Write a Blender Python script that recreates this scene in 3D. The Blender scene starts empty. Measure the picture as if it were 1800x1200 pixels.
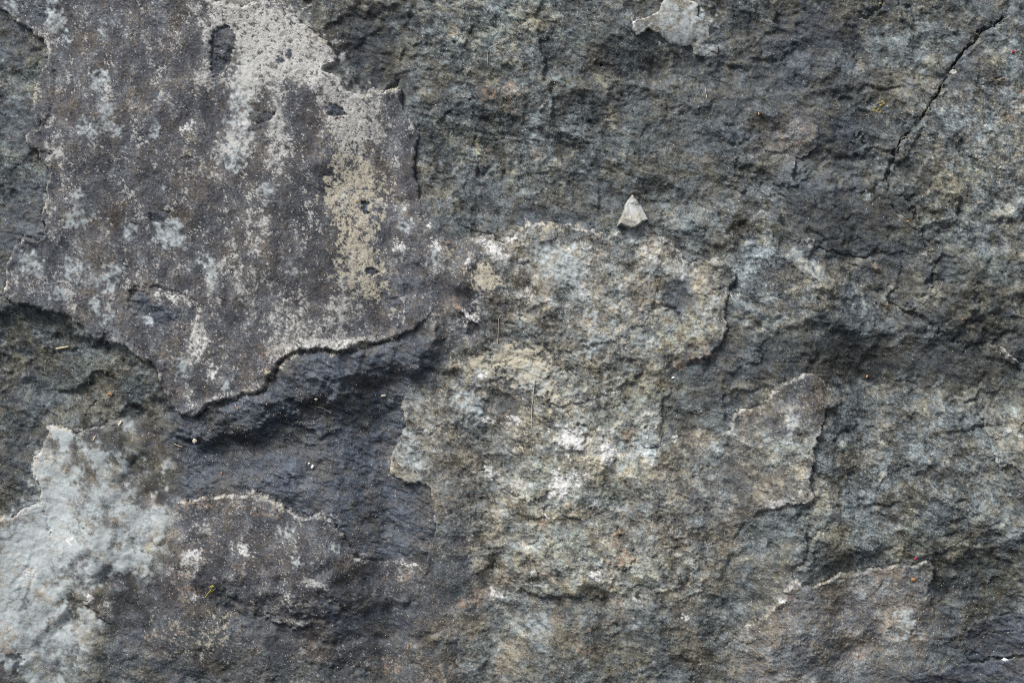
import bpy, math
import numpy as np
from mathutils import Matrix, Vector

# ------------------------------------------------------------------ camera, sky, sun, exposure
S = 0.0005                                   # metres per unit of the rock survey grid (1800 x 1200 in view)
LEAN = math.radians(62)                      # the face leans back 28 degrees from upright
R = Matrix.Translation((0, 0, 0.9)) @ Matrix.Rotation(LEAN, 4, 'X')   # local x right, y up the face, z out of it
scn = bpy.context.scene
cam_d = bpy.data.cameras.new('camera'); cam = bpy.data.objects.new('camera', cam_d)
scn.collection.objects.link(cam); scn.camera = cam
cam_d.sensor_width = 36; cam_d.lens = 60; cam_d.clip_start = 0.01; cam_d.clip_end = 500
CAM_D = 0.9 * 60 / 36
cam.matrix_world = R @ Matrix.Translation((0, 0, CAM_D + 0.004))

L_local = Vector((-0.50, 0.86, 0.62)).normalized()
L_world = (R.to_3x3() @ L_local).normalized()
sun_d = bpy.data.lights.new('sun', 'SUN'); sun = bpy.data.objects.new('sun', sun_d)
scn.collection.objects.link(sun)
sun_d.energy = 1.5; sun_d.angle = math.radians(22); sun_d.color = (1.0, 0.975, 0.93)
sun.rotation_euler = L_world.to_track_quat('Z', 'Y').to_euler()

world = bpy.data.worlds.new('World'); scn.world = world; world.use_nodes = True
wn = world.node_tree; bg = wn.nodes['Background']
sky = wn.nodes.new('ShaderNodeTexSky'); sky.sky_type = 'NISHITA'; sky.sun_disc = False
sky.sun_elevation = math.asin(max(-1, min(1, L_world.z)))
sky.sun_rotation = math.atan2(L_world.x, L_world.y)
sky.dust_density = 4.0; sky.air_density = 1.0
hs = wn.nodes.new('ShaderNodeHueSaturation'); hs.inputs['Saturation'].default_value = 0.45   # overcast: grey, a little blue
wn.links.new(sky.outputs['Color'], hs.inputs['Color']); wn.links.new(hs.outputs['Color'], bg.inputs['Color'])
bg.inputs['Strength'].default_value = 0.064
vs = scn.view_settings
vs.view_transform = 'Standard'; vs.look = 'None'; vs.gamma = 1.0; vs.exposure = 1.46; vs.use_curve_mapping = False
scn.cycles.use_denoising = False; scn.cycles.filter_width = 0.9
scn.cycles.max_bounces = 4; scn.cycles.diffuse_bounces = 3; scn.cycles.glossy_bounces = 2

# ------------------------------------------------------------------ survey grid and field tools
ST = 1.7
U0, V0, U1, V1 = -120.0, -100.0, 1920.0, 1300.0
NX, NY = int((U1 - U0) / ST) + 1, int((V1 - V0) / ST) + 1
ux = (U0 + ST * np.arange(NX)).astype(np.float32); vy = (V0 + ST * np.arange(NY)).astype(np.float32)
UU, VV = np.meshgrid(ux, vy)
FX, FY = np.meshgrid(np.fft.rfftfreq(NX, ST), np.fft.fftfreq(NY, ST))

def noise(seed, lmax, lmin=3.4, beta=1.6, ratio=1.0, ang=0.0):
    """band-limited fractal noise of unit deviation; ratio stretches the grain along ang (degrees, clockwise in view)"""
    rng = np.random.default_rng(seed)
    w = np.fft.rfft2(rng.standard_normal((NY, NX), dtype=np.float32))
    a = math.radians(ang); c, s = math.cos(a), math.sin(a)
    k = np.sqrt(((FX * c + FY * s) * ratio) ** 2 + (-FX * s + FY * c) ** 2)
    kk = np.maximum(k, 1e-6)
    f = kk ** -beta * np.exp(-(kk * lmin * 0.5) ** 4) * (1 - np.exp(-(kk * lmax) ** 4))
    n = np.fft.irfft2(w * f, s=(NY, NX)).astype(np.float32)
    return n / n.std()

def blur(f, r):
    g = np.exp(-2 * (math.pi * r) ** 2 * (FX ** 2 + FY ** 2))
    return np.fft.irfft2(np.fft.rfft2(f) * g, s=(NY, NX)).astype(np.float32)

def sst(a, b, x):
    t = np.clip((x - a) / (b - a), 0, 1); return t * t * (3 - 2 * t)

WX = {}
def warp(wl, seed=0):
    if (wl, seed) not in WX:
        WX[(wl, seed)] = (noise(900 + seed + int(wl), wl, 4, 1.9), noise(950 + seed + int(wl), wl, 4, 1.9))
    return WX[(wl, seed)]

def win(x0, y0, x1, y1, m):
    i0 = max(0, int((y0 - m - V0) / ST)); i1 = min(NY, int((y1 + m - V0) / ST) + 2)
    j0 = max(0, int((x0 - m - U0) / ST)); j1 = min(NX, int((x1 + m - U0) / ST) + 2)
    return slice(i0, i1), slice(j0, j1)

def seg_dist(px, py, P, closed):
    d2 = np.full(px.shape, 1e9, np.float32); ins = np.zeros(px.shape, bool)
    n = len(P)
    for k in range(n if closed else n - 1):
        ax, ay = P[k]; bx, by = P[(k + 1) % n]
        dx, dy = bx - ax, by - ay; l2 = dx * dx + dy * dy + 1e-9
        t = np.clip(((px - ax) * dx + (py - ay) * dy) / l2, 0, 1)
        d2 = np.minimum(d2, (px - ax - t * dx) ** 2 + (py - ay - t * dy) ** 2)
        if closed and ay != by:
            c = (ay > py) != (by > py)
            ins ^= c & (px < (bx - ax) * (py - ay) / (by - ay) + ax)
    return np.sqrt(d2), ins

def sdf(P, amp=1.6, wl=40, margin=60, seed=0):
    """signed distance to an outline, positive inside, its edge roughened"""
    out = np.full((NY, NX), -999.0, np.float32)
    xs, ys = [p[0] for p in P], [p[1] for p in P]
    w = win(min(xs), min(ys), max(xs), max(ys), margin)
    a, b = warp(wl, seed)
    d, ins = seg_dist(UU[w] + amp * a[w], VV[w] + amp * b[w], P, True)
    out[w] = np.where(ins, d, -d)
    return out

def line_dist(P, amp=1.6, wl=18, margin=50):
    out = np.full((NY, NX), 999.0, np.float32)
    xs, ys = [p[0] for p in P], [p[1] for p in P]
    w = win(min(xs), min(ys), max(xs), max(ys), margin)
    a, b = warp(wl)
    out[w] = seg_dist(UU[w] + amp * a[w], VV[w] + amp * b[w], P, False)[0]
    return out

def blobs(items, amp=0.22, wl=60):
    """sum of soft ragged patches: (u, v, ru, rv, angle, amount)"""
    out = np.zeros((NY, NX), np.float32); a, b = warp(wl); a2, b2 = warp(18)
    for (x, y, rx, ry, an, am) in items:
        w = win(x, y, x, y, 2.4 * max(rx, ry))
        k = amp * min(rx, ry) ; k2 = min(k, 3.0)
        X = UU[w] - x + k * a[w] + k2 * a2[w]; Y = VV[w] - y + k * b[w] + k2 * b2[w]
        t = math.radians(an); c, s = math.cos(t), math.sin(t)
        r2 = ((X * c + Y * s) / rx) ** 2 + ((-X * s + Y * c) / ry) ** 2
        out[w] += am * np.exp(-r2 * r2 * 0.55 - 0.35 * r2)
    return out

def pts(s):
    v = [float(t) for t in s.replace(',', ' ').split()]
    return list(zip(v[0::2], v[1::2]))

# ------------------------------------------------------------------ outlines of the layers of the rock
OUT = {}
OUT['crust'] = pts("""-125 -105 300 -105 358 -12 362 0 385 3 400 10 425 14 435 10 450 4 464 -2 472 3 485 7 497 8 503 12 512 22 525 32 530 43 545 52
 552 60 565 67 575 72 583 83 593 97 595 112 586 116 574 119 573 125 580 130 590 133 598 137 603 143 608 156 613 161 625 163 635 168 645 168 648 160 657 155
 665 160 672 162 680 155 690 154 705 155 705 178 716 205 728 215 733 228 737 241 732 260 730 275 727 290 731 302 733 315 736 335 740 350 742 364 756 376 766 395 772 430 764 470
 770 505 764 535 752 557 745 564 735 573 725 579 714 585 701 591 690 597 670 601 655 603 640 602 625 607 615 615 600 619 590 617 575 612 560 613 545 617 525 619 510 624
 497 630 490 640 480 653 472 660 470 669 467 682 450 690 420 696 400 702 370 708 362 717 350 729 335 731 320 731 312 726 306 716 298 707 290 695
 283 680 278 665 277 648 262 637 240 625 222 612 205 607 188 603 168 600 156 588 145 576 133 566 120 556 105 550 78 549 62 541 40 540 25 535 15 527 8 515 10 505 13 490
 15 468 20 452 27 437 38 425 45 413 60 420 70 423 78 418 81 408 82 397 71 393 72 387 80 370 84 350 83 335 87 315 87 297 75 285 70 268 58 262 50 256
 45 243 55 230 70 227 72 217 62 205 59 190 60 175 63 160 66 145 68 132 73 119 82 113 84 103 86 92 82 85 75 71 62 63 52 51 30 40 18 28 0 15 -40 -20 -125 -60""")
OUT['centre'] = pts("""770 505 772 470 775 440 790 425 815 420 832 417 846 415 866 412 872 420 885 430 893 421 905 410 915 402 925 395 940 392 960 391 985 393 1005 395 1012 402 1025 403 1045 405
 1058 410 1070 416 1082 408 1092 403 1102 400 1112 395 1128 388 1140 394 1152 405 1166 415 1180 425 1192 437 1203 450 1218 462 1235 458 1255 454 1272 456 1287 465
 1295 480 1291 497 1283 508 1277 530 1277 560 1278 590 1272 600 1260 610 1252 622 1244 629 1226 632 1210 640 1192 646 1183 668 1178 694 1164 708 1160 720 1165 735 1162 748
 1160 762 1164 780 1180 778 1192 772 1200 762 1215 756 1242 757 1270 762 1286 752 1290 737 1293 725 1306 720 1330 716 1345 710 1350 697 1360 685 1372 675 1390 670 1400 662
 1414 656 1426 657 1440 662 1450 670 1460 681 1472 690 1479 698 1478 708 1470 715 1457 722 1450 735 1445 745 1443 757 1435 765 1432 780 1430 800 1428 815 1425 830
 1420 842 1422 860 1428 868 1427 880 1410 885 1385 884 1370 892 1356 898 1330 902 1310 920 1290 950 1282 985 1270 1010 1262 1030 1250 1062 1225 1070 1190 1060 1160 1070 1110 1075
 1060 1060 1000 1050 960 1062 930 1080 915 1110 890 1080 862 1062 838 1050 826 1030 800 1015 775 1000
 745 990 752 978 753 962 762 945 766 925 763 900 762 885 760 870 758 859 750 852 735 850 715 850 700 843 686 835 682 820
 684 808 688 797 695 790 700 775 706 760 712 745 710 730 706 718 703 705 707 695 716 690 732 684 748 678 763 672 774 655 780 644 776 632 765 618 762 590 758 560 766 530""")
OUT['pale'] = pts("""-125 915 0 909 12 907 30 900 42 893 55 888 64 881 67 862 60 850 55 840 50 828 53 815 60 800 68 785 77 770 78 757 76 746 82 749 92 745 103 750 115 755 130 759 145 756 160 751 180 749
 205 741 225 741 245 747 262 757 275 772 282 795 296 822 303 845 300 868 312 882 304 895 296 915 290 950 285 990 260 1010 235 1030 215 1050 195 1065 175 1090 165 1110 150 1140 140 1165 120 1200 110 1305 -125 1305""")
OUT['lowcrust'] = pts("""300 897 310 884 325 877 350 875 380 872 405 868 430 868 448 862 460 866 475 874 490 885 510 895 520 903 532 908 545 907 560 902 575 905 590 915 600 930 608 941
 620 960 630 977 640 985 655 988 670 989 690 985 705 988 718 992 735 1000 740 1030 700 1040 640 1040 600 1046 560 1062 500 1075 460 1078 440 1062 400 1050 380 1034 360 1050 340 1075 310 1080 270 1062 250 1032 268 1008 288 985 292 950""")
OUT['corner'] = pts("""1300 1116 1312 1104 1327 1094 1345 1080 1355 1070 1360 1060 1375 1050 1378 1035 1386 1024 1400 1019 1412 1026 1425 1029 1450 1022 1470 1012 1478 1005 1490 1006
 1498 1009 1512 1000 1520 1006 1535 1000 1545 1000 1570 996 1590 995 1620 992 1628 986 1640 987 1645 1000 1645 1014 1640 1022 1638 1045 1642 1065 1647 1080 1650 1096 1644 1106 1655 1118 1662 1135
 1640 1142 1610 1138 1560 1146 1551 1165 1545 1185 1530 1196 1500 1215 1400 1240 1330 1210 1300 1160""")
OUT['block'] = pts("""1790 -105 1776 10 1765 35 1745 48 1727 57 1720 68 1705 82 1690 98 1680 115 1672 128 1660 150 1650 170 1640 178 1626 203 1612 220 1602 233 1586 245 1579 262 1574 282
 1572 305 1590 318 1612 345 1640 372 1690 398 1750 420 1830 430 1925 430 1925 -105""")
OUT['tip'] = pts("""1165 -105 1164 0 1160 18 1150 27 1135 32 1120 38 1112 45 1111 56 1119 63 1133 58 1140 53 1158 60 1167 70 1180 78 1196 81 1214 81 1222 95 1235 99 1246 92 1260 96 1262 85 1249 72 1245 48 1226 30 1223 8 1207 0 1200 -105""")
OUT['edgepale'] = pts("""1727 737 1726 724 1733 712 1745 704 1760 699 1780 701 1800 705 1925 700 1925 850 1805 850 1794 838 1790 822 1772 817 1758 822 1750 812 1745 790 1742 775 1734 756""")
OUT['bluebed'] = pts("""1702 1128 1706 1110 1718 1098 1736 1088 1760 1085 1800 1082 1925 1078 1925 1148 1800 1154 1770 1158 1740 1163 1712 1165 1706 1150""")
OUT['lowbed'] = pts("""1560 1196 1600 1186 1640 1180 1680 1172 1735 1167 1770 1162 1800 1158 1925 1152 1925 1305 1500 1305 1520 1215""")
OUT['plate'] = pts("""1396 378 1404 368 1414 362 1424 352 1436 345 1450 343 1470 344 1500 340 1530 330 1552 320 1562 326 1563 350 1572 368 1588 384 1600 396 1614 410 1622 426 1632 446 1620 455 1604 448 1590 440 1570 447
 1556 446 1545 440 1532 443 1520 451 1506 450 1480 445 1462 441 1440 436 1424 428 1408 424 1400 428 1392 415 1398 398""")
OUT['patch'] = pts("""1336 232 1348 214 1362 200 1380 190 1402 194 1422 206 1436 222 1441 240 1430 258 1423 272 1408 277 1392 270 1378 260 1366 257 1352 256 1342 248""")
OUT['chip'] = pts("""1085 398 1089 388 1092 378 1097 367 1103 355 1111 341 1114 341 1120 351 1126 361 1131 369 1135 377 1140 386 1132 390 1124 396 1117 401 1108 402 1100 399 1094 396""")
OUT['flake'] = pts("""1758 609 1764 611 1771 619 1779 627 1788 632 1792 639 1785 640 1777 636 1769 631 1763 622""")
OUT['nub'] = pts("""1671 127 1674 122 1680 121 1684 125 1682 131 1676 133""")
OUT['slate'] = pts("""285 700 318 738 362 722 400 704 470 685 480 650 500 625 560 610 640 596 700 588 756 556 790 600 790 650 770 672 735 688 712 700 716 745
 690 800 690 832 760 850 772 920 760 980 720 998 650 992 610 950 580 910 520 908 448 868 360 880 310 890 300 830 290 770""")

# height each layer stands proud (units), width of its rolled edge, kind of stone
LAYERS = [  # name, outline, rise, roll, stone, label
    ('chip', 'chip', 24.0, 2.5, 'quartz', 'white triangular chip jutting out above the middle slab'),
    ('flake', 'flake', 10.0, 3.0, 'quartz', 'pale sliver of stone wedged in the crack at the right edge'),
    ('nub', 'nub', 9.0, 4.0, 'quartz', 'small pale nub of quartz on the edge of the slanting crack'),
    ('slab', 'crust', 14.0, 5.0, 'crust', 'big dark grey crusted slab with a cream white streak, upper left of the rock'),
    ('slab', 'centre', 11.0, 4.5, 'rubble', 'rough grey green slab filling the middle of the rock'),
    ('slab', 'pale', 13.0, 5.0, 'pale', 'milky white slab in the lower left corner of the rock'),
    ('slab', 'lowcrust', 12.0, 4.0, 'crust', 'dark crusted slab with a rusty upper rim below the blue slate hollow'),
    ('slab', 'corner', 9.0, 5.0, 'greycrust', 'brown grey slab with a wavy upper rim, lower right of the rock'),
    ('slab', 'block', 12.0, 6.0, 'schist', 'pale speckled block to the right of the slanting crack'),
    ('slab', 'tip', 7.0, 3.0, 'quartz', 'small pale cap of stone at the top edge'),
    ('slab', 'edgepale', 6.0, 3.0, 'rubble', 'pale greenish slab at the right edge'),
    ('slab', 'bluebed', 6.0, 3.0, 'slate', 'smooth blue slate bed in the lower right corner'),
    ('slab', 'lowbed', 8.0, 4.0, 'slate', 'slate bed along the bottom edge, lower right'),
    ('slab', 'plate', 5.0, 5.0, 'darkschist', 'thin dark plate with a cracked lower edge, right of the middle'),
    ('slab', 'patch', 4.0, 3.0, 'greycrust', 'small brown grey plate beside a bluish patch'),
]

# ------------------------------------------------------------------ large relief: slopes that turn away from or to the light
LEANS = [  # (u, v, ru, rv, angle, steepness): positive faces down, negative faces up
    (540, 722, 230, 26, -12, 0.5), (400, 775, 110, 30, -8, 0.45), (560, 650, 110, 24, -12, -0.35), (560, 850, 200, 70, 10, -0.28),
    (60, 590, 90, 32, 4, 0.9), (120, 655, 90, 30, 10, 0.45), (240, 690, 70, 36, 20, 0.5), (560, 1100, 170, 60, 0, 0.50), (640, 1160, 200, 40, 0, 0.35), (560, 1010, 160, 40, 0, -0.3),
    (1150, 100, 130, 44, 0, 0.55), (1100, 30, 140, 40, 0, -0.25), (660, 70, 70, 60, 40, 0.35), (1400, 60, 110, 50, 10, 0.25), (1540, 12, 60, 22, -20, 0.6),
    (1520, 180, 70, 70, -40, 0.35), (1620, 340, 70, 46, 30, 0.6), (1440, 600, 170, 42, 0, 0.30), (1550, 630, 120, 34, 10, 0.38), (1380, 510, 80, 40, 0, -0.35), (1260, 690, 90, 44, 0, 0.45),
    (1740, 560, 90, 60, 20, 0.35), (1740, 660, 90, 40, 5, 0.35), (1560, 760, 140, 60, 0, -0.2), (1720, 1010, 110, 60, 5, 0.5), (1440, 1000, 90, 24, -10, 0.5), (1560, 970, 90, 26, 0, 0.4),
    (1690, 1130, 50, 40, 20, 0.5), (1180, 1140, 160, 40, 0, 0.3), (1000, 1040, 120, 20, 5, 0.25), (1085, 642, 46, 16, 5, 0.7), (1120, 660, 60, 40, 0, 0.2),
    (850, 560, 90, 40, 10, 0.3), (845, 612, 60, 12, 2, 0.7), (700, 500, 70, 50, 0, 0.15), (1050, 880, 110, 20, 5, 0.3), (220, 1075, 60, 26, 20, 0.5), (330, 1160, 60, 40, 30, 0.4),
    (1190, 510, 30, 30, 0, 0.3), (870, 690, 40, 34, 0, 0.3), (600, 990, 90, 18, 0, -0.3), (470, 1090, 60, 14, 12, -0.7), (470, 1066, 80, 12, 10, 0.6),
    (230, 340, 140, 40, 0, 0.12), (430, 480, 160, 70, 0, -0.06), (900, 350, 160, 36, 0, 0.3), (880, 150, 140, 40, 0, -0.12), (1700, 250, 120, 80, 0, -0.15),
    (850, 120, 110, 18, -10, 0.3), (680, 140, 24, 14, -30, 0.5), (1330, 630, 80, 50, 0, 0.25), (1520, 890, 150, 30, 5, -0.2), (1300, 985, 60, 60, 0, 0.2),
]
g = blur(blobs(LEANS, 0.0, 60), 9)
big = np.cumsum(g, axis=0) * ST * -1.0                              # integrate the slope down the face
big = blur(big - blur(big, 150), 5)
MASSES = [  # broad planes and ledges: outline, rise, width of the slope
    (pts("1290 345 1360 300 1450 320 1560 300 1640 400 1662 545 1720 585 1810 620 1925 640 1925 560 1800 520 1700 470 1700 560 1660 592 1560 590 1450 566 1360 580 1290 556 1310 450"), 13, 44),
    (pts("1215 -105 1570 -105 1600 60 1640 170 1575 275 1500 292 1440 280 1350 215 1275 140 1225 60"), 11, 46), (pts("1455 700 1560 690 1700 690 1800 715 1925 720 1925 955 1800 950 1680 965 1620 975 1500 990 1440 1000 1420 930 1440 860"), 9, 40),
    (pts("-125 548 60 552 130 574 220 616 270 655 300 722 250 742 160 738 90 736 60 690 30 640 -125 615"), -11, 34), (pts("-125 548 60 552 130 574 200 612 120 606 40 596 -125 590"), -5, 16), (pts("596 40 640 10 720 20 760 90 730 150 680 150 620 150 606 120"), -8, 40),
    (pts("1080 150 1180 120 1290 160 1330 240 1300 330 1200 350 1110 300"), 8, 50), (pts("760 230 900 200 1040 250 1060 330 960 360 800 350 750 300"), -6, 46), (pts("400 1050 560 1055 700 1065 760 1110 680 1140 500 1130 380 1100"), -8, 34), (pts("1330 900 1420 905 1430 1000 1370 1040 1300 1090 1270 1060 1290 980"), -6, 30)]
for P, dz, rl in MASSES:
    q = sdf(P, 9, 120, 90); big = big + dz * sst(-rl * 0.5, rl * 0.6, q) / 0.40
big = 0.40 * big + 5.0 * noise(11, 900, 180, 2.0) + 1.2 * noise(12, 220, 40, 2.0)

# ------------------------------------------------------------------ stone textures
TW = noise(21, 120, 8, 1.8)
sch1 = noise(31, 90, 4, 1.45, 1.5, 24)                              # feathered foliation of the schist
sch2 = noise(32, 26, 3.4, 1.0, 1.2, 30)
sch3 = noise(33, 46, 5, 1.5, 1.5, 18)
sl1 = noise(41, 120, 4, 1.6, 2.2, 24); sl2 = noise(42, 26, 3.4, 1.0, 1.6, 30)
cr1 = noise(51, 60, 3.4, 1.2); cr2 = noise(52, 14, 3.4, 0.6); cr3 = noise(53, 90, 8, 1.7, 1.6, 90)
rb1 = noise(61, 70, 4, 1.5, 1.5, 28); rb2 = noise(62, 24, 3.4, 1.0); rb3 = noise(63, 46, 6, 1.6, 1.6, 35)
fine = noise(71, 7, 3.4, 0.2)

def terrace(f, n):                                                 # broken-off layers: flat treads, steep risers
    q = f * n; b = np.floor(q); t = q - b
    return (b + 0.35 * t + 0.65 * sst(0.74, 1.0, t)) / n

def facets(seed, cell, ratio, ang, wob=0.28):
    """hackly broken facets: every cell a small tilted plane; returns height, nearness to a joint, a value per cell"""
    a = math.radians(ang); c, q = math.cos(a), math.sin(a); w1, w2 = noise(seed + 700, cell * 2.2, 4, 2.3), noise(seed + 750, cell * 2.2, 4, 2.3)
    U = UU + wob * cell * w1; V = VV + wob * cell * w2
    X = (U * c + V * q) / (cell * ratio) + 100; Y = (-U * q + V * c) / cell + 100
    rng = np.random.default_rng(seed); T = rng.random((5, 256, 256), dtype=np.float32)
    ix = np.floor(X).astype(np.int32); iy = np.floor(Y).astype(np.int32)
    f1 = np.full((NY, NX), 9.0, np.float32); f2 = f1.copy(); hh = f1 * 0; val = f1 * 0
    for ay in (-1, 0, 1):
        for ax in (-1, 0, 1):
            p, r = (ix + ax) & 255, (iy + ay) & 255
            dx = X - (ix + ax) - T[0][r, p]; dy = Y - (iy + ay) - T[1][r, p]
            d = dx * dx + dy * dy; m = d < f1
            f2 = np.where(m, f1, np.minimum(f2, d))
            f1 = np.where(m, d, f1)
            v = T[4][r, p]
            hh = np.where(m, (T[2][r, p] - 0.5) * 2.4 * dx + (T[3][r, p] - 0.5) * 2.4 * dy + (v - 0.5), hh); val = np.where(m, v, val)
    return hh, np.clip(1 - (np.sqrt(f2) - np.sqrt(f1)) * 5, 0, 1), val - 0.5
fa, fae, fav = facets(1, 24, 1.7, 26)
fb, fbe, fbv = facets(2, 10, 1.5, 28)
fc, fce, fcv = facets(3, 40, 1.6, 30)
fd, fde, fdv = facets(4, 15, 1.4, 36)
fe, fee, fev = facets(5, 22, 3.2, 20)
fg, fge, fgv = facets(6, 84, 2.0, 30, 0.30); fh, fhe, fhv = facets(7, 40, 2.0, 26, 0.30)
rough_zone = 0.75 + blobs([(1330, 190, 190, 150, 20, 0.7), (1480, 420, 170, 130, 0, 0.5), (1480, 620, 240, 80, 0, 0.5), (760, 110, 110, 90, 0, 0.4), (950, 250, 150, 120, 0, 0.2), (1720, 1000, 130, 80, 0, 0.4), (100, 650, 110, 80, 0, 0.4)], 0.2)
ledge = rough_zone * blur(5.0 * fg + 3.2 * fh, 1.5)
wrk = noise(34, 150, 12, 1.7, 2.0, 27)                               # wrinkled, broken beds running down to the right
fl_l = sst(0.75, 1.25, noise(35, 22, 3.4, 0.9, 1.3, 27)); fl_d = sst(0.9, 1.5, noise(36, 26, 3.4, 0.9, 1.4, 24)); fl_s = sst(1.2, 1.6, noise(37, 12, 3.4, 0.5, 1.4, 30))
stri = noise(38, 34, 3.4, 1.1, 5.0, 27)
h_sch = 0.06 * stri + ledge + 1.8 * terrace(wrk, 1.5) + 0.6 * terrace(sch1 + 0.25 * sch3, 1.8) + 0.30 * sch2 + 0.14 * fine + 1.35 * fa + 0.5 * fb - 0.4 * fl_d
h_sl = 0.12 * stri + 0.5 * ledge + 2.0 * terrace(0.6 * wrk + sl1, 1.6) + 0.30 * sl2 + 0.12 * fine + 0.9 * fe + 0.4 * fb + 0.35 * fd
h_cr = 0.28 * cr1 + 0.20 * cr2 + 0.45 * cr3 + 0.10 * fine + 0.25 * fb
h_rb = 0.40 * ledge + 1.2 * terrace(0.5 * wrk + rb1, 1.5) + 0.32 * rb2 + 0.14 * fine + 1.4 * fc + 0.8 * fd - 0.4 * fl_d
h_pl = 0.35 * rb1 + 0.3 * terrace(rb3, 1.0) + 0.10 * rb2 + 0.6 * fc + 0.5 * ledge - 0.7 * sst(0.7, 1, fce) * (fcv > 0.1)
t_sch = 0.375 + 0.05 * fgv + 0.06 * fhv + 0.045 * sch3 + 0.065 * sch2 + 0.025 * sch1 + 0.045 * fine + 0.045 * TW + 0.10 * fbv + 0.07 * fav + 0.09 * fl_l - 0.09 * fl_d + 0.12 * fl_s
cz = 0.85 + blobs([(1600, 830, 190, 130, 0, 0.4), (1720, 240, 110, 150, 0, 0.5), (880, 60, 160, 60, 0, 0.5), (900, 270, 170, 100, 0, 0.4), (1340, 430, 60, 110, 0, 0.5), (1480, 520, 110, 50, 0, 0.4), (40, 200, 60, 160, 0, 0.3)], 0.2)
t_sch = 0.385 + cz * (t_sch - 0.385)
t_sl = 0.39 + 0.01 * stri + 0.050 * sl1 + 0.065 * sl2 + 0.045 * fine + 0.06 * fev + 0.04 * fbv - 0.05 * fl_d
t_cr = 0.345 + 0.065 * cr1 + 0.065 * cr2 + 0.065 * cr3 + 0.050 * fine + 0.03 * fbv
t_rb = 0.40 + 0.05 * fhv + 0.060 * rb3 + 0.055 * rb2 + 0.075 * rb1 + 0.040 * fine + 0.08 * fdv + 0.08 * fcv + 0.08 * fl_l - 0.10 * fl_d + 0.10 * fl_s
t_pl = 0.53 + 0.05 * rb1 + 0.03 * rb2 + 0.09 * cr3 + 0.02 * fine + 0.05 * fcv + 0.07 * noise(64, 140, 14, 1.8) - 0.12 * sst(0.75, 1, fce) * (fcv > 0.1)
KINDS = ['slate', 'schist', 'crust', 'greycrust', 'rubble', 'pale', 'quartz']
K_H = [h_sl, h_sch, h_cr, 0.7 * h_cr + 0.75 * h_rb, h_rb, h_pl, 0.6 * h_cr]
K_T = [t_sl, t_sch, t_cr, 0.11 + 0.55 * t_cr + 0.45 * t_rb, t_rb, t_pl, t_pl + 0.02]

CLOUD = noise(65, 130, 10, 1.6)
def zeros(): return np.zeros((NY, NX), np.float32)

SL_EXTRA = [(1300, 150, 200, 130, 10, 0.45), (1480, 390, 130, 110, 0, 0.45), (1600, 620, 190, 50, 5, 0.40), (700, 90, 90, 80, 30, 0.35), (1430, 610, 140, 50, 0, 0.3), (1250, 670, 90, 50, 0, 0.35),
    # bluish slate showing through on other layers (u, v, ru, rv, angle, amount)
    (40, 60, 60, 60, 40, 0.9), (30, 220, 50, 60, 0, 0.6), (50, 380, 40, 60, 0, 0.9), (20, 420, 30, 40, 0, 0.8), (1480, 245, 42, 34, 20, 0.95), (1420, 120, 70, 60, 20, 0.5),
    (1440, 40, 80, 40, 10, 0.6), (640, 110, 36, 26, 30, 0.8), (640, 60, 60, 50, 30, 0.5), (960, 385, 90, 22, 5, 0.7), (1050, 330, 60, 40, 0, 0.4), (1640, 1060, 30, 50, 0, 0.5), (1690, 1080, 50, 30, 0, 0.6),
    (1190, 505, 26, 24, 20, 1.0), (1195, 530, 24, 20, 20, 0.9), (720, 480, 50, 34, 10, 0.8), (830, 520, 60, 26, 10, 0.5), (690, 500, 24, 20, 0, 0.8), (650, 1100, 110, 34, 0, 0.9), (600, 1080, 60, 20, 0, 0.6),
    (405, 1080, 34, 40, 40, 0.9), (260, 1150, 60, 40, 30, 0.7), (1300, 840, 26, 22, 0, 0.6), (230, 1100, 40, 40, 30, 0.5), (320, 1180, 60, 30, 0, 0.5), (480, 1110, 60, 30, 20, 0.5),
    (885, 705, 30, 30, 0, 0.7), (970, 790, 20, 10, 30, 0.8), (1460, 330, 60, 20, -10, 0.5), (1560, 460, 50, 40, 0, 0.4), (1000, 90, 50, 40, 0, 0.3), (1700, 110, 30, 40, 30, 0.6), (1680, 150, 26, 30, 0, 0.6), (440, 215, 22, 12, 0, 0.7),
    (90, 800, 30, 40, 0, 0.5), (20, 810, 40, 50, 0, 0.7), (30, 680, 40, 40, 0, 0.6), (1650, 470, 30, 30, 0, 0.5), (1240, 300, 50, 40, 0, 0.3), (860, 330, 60, 40, 0, 0.35), (1190, 760, 22, 18, 0, 0.8), (1270, 610, 20, 20, 0, 0.5),
]
slx = blobs(SL_EXTRA, 0.3, 60)
slate_in = blur(sst(-22, 14, sdf(OUT['slate'], 9, 60, 60)), 3)
slate_in = np.maximum(slate_in, sst(-2, 4, sdf(OUT['slate'], 3, 40, 40)) * sst(330, 420, UU))

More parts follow.
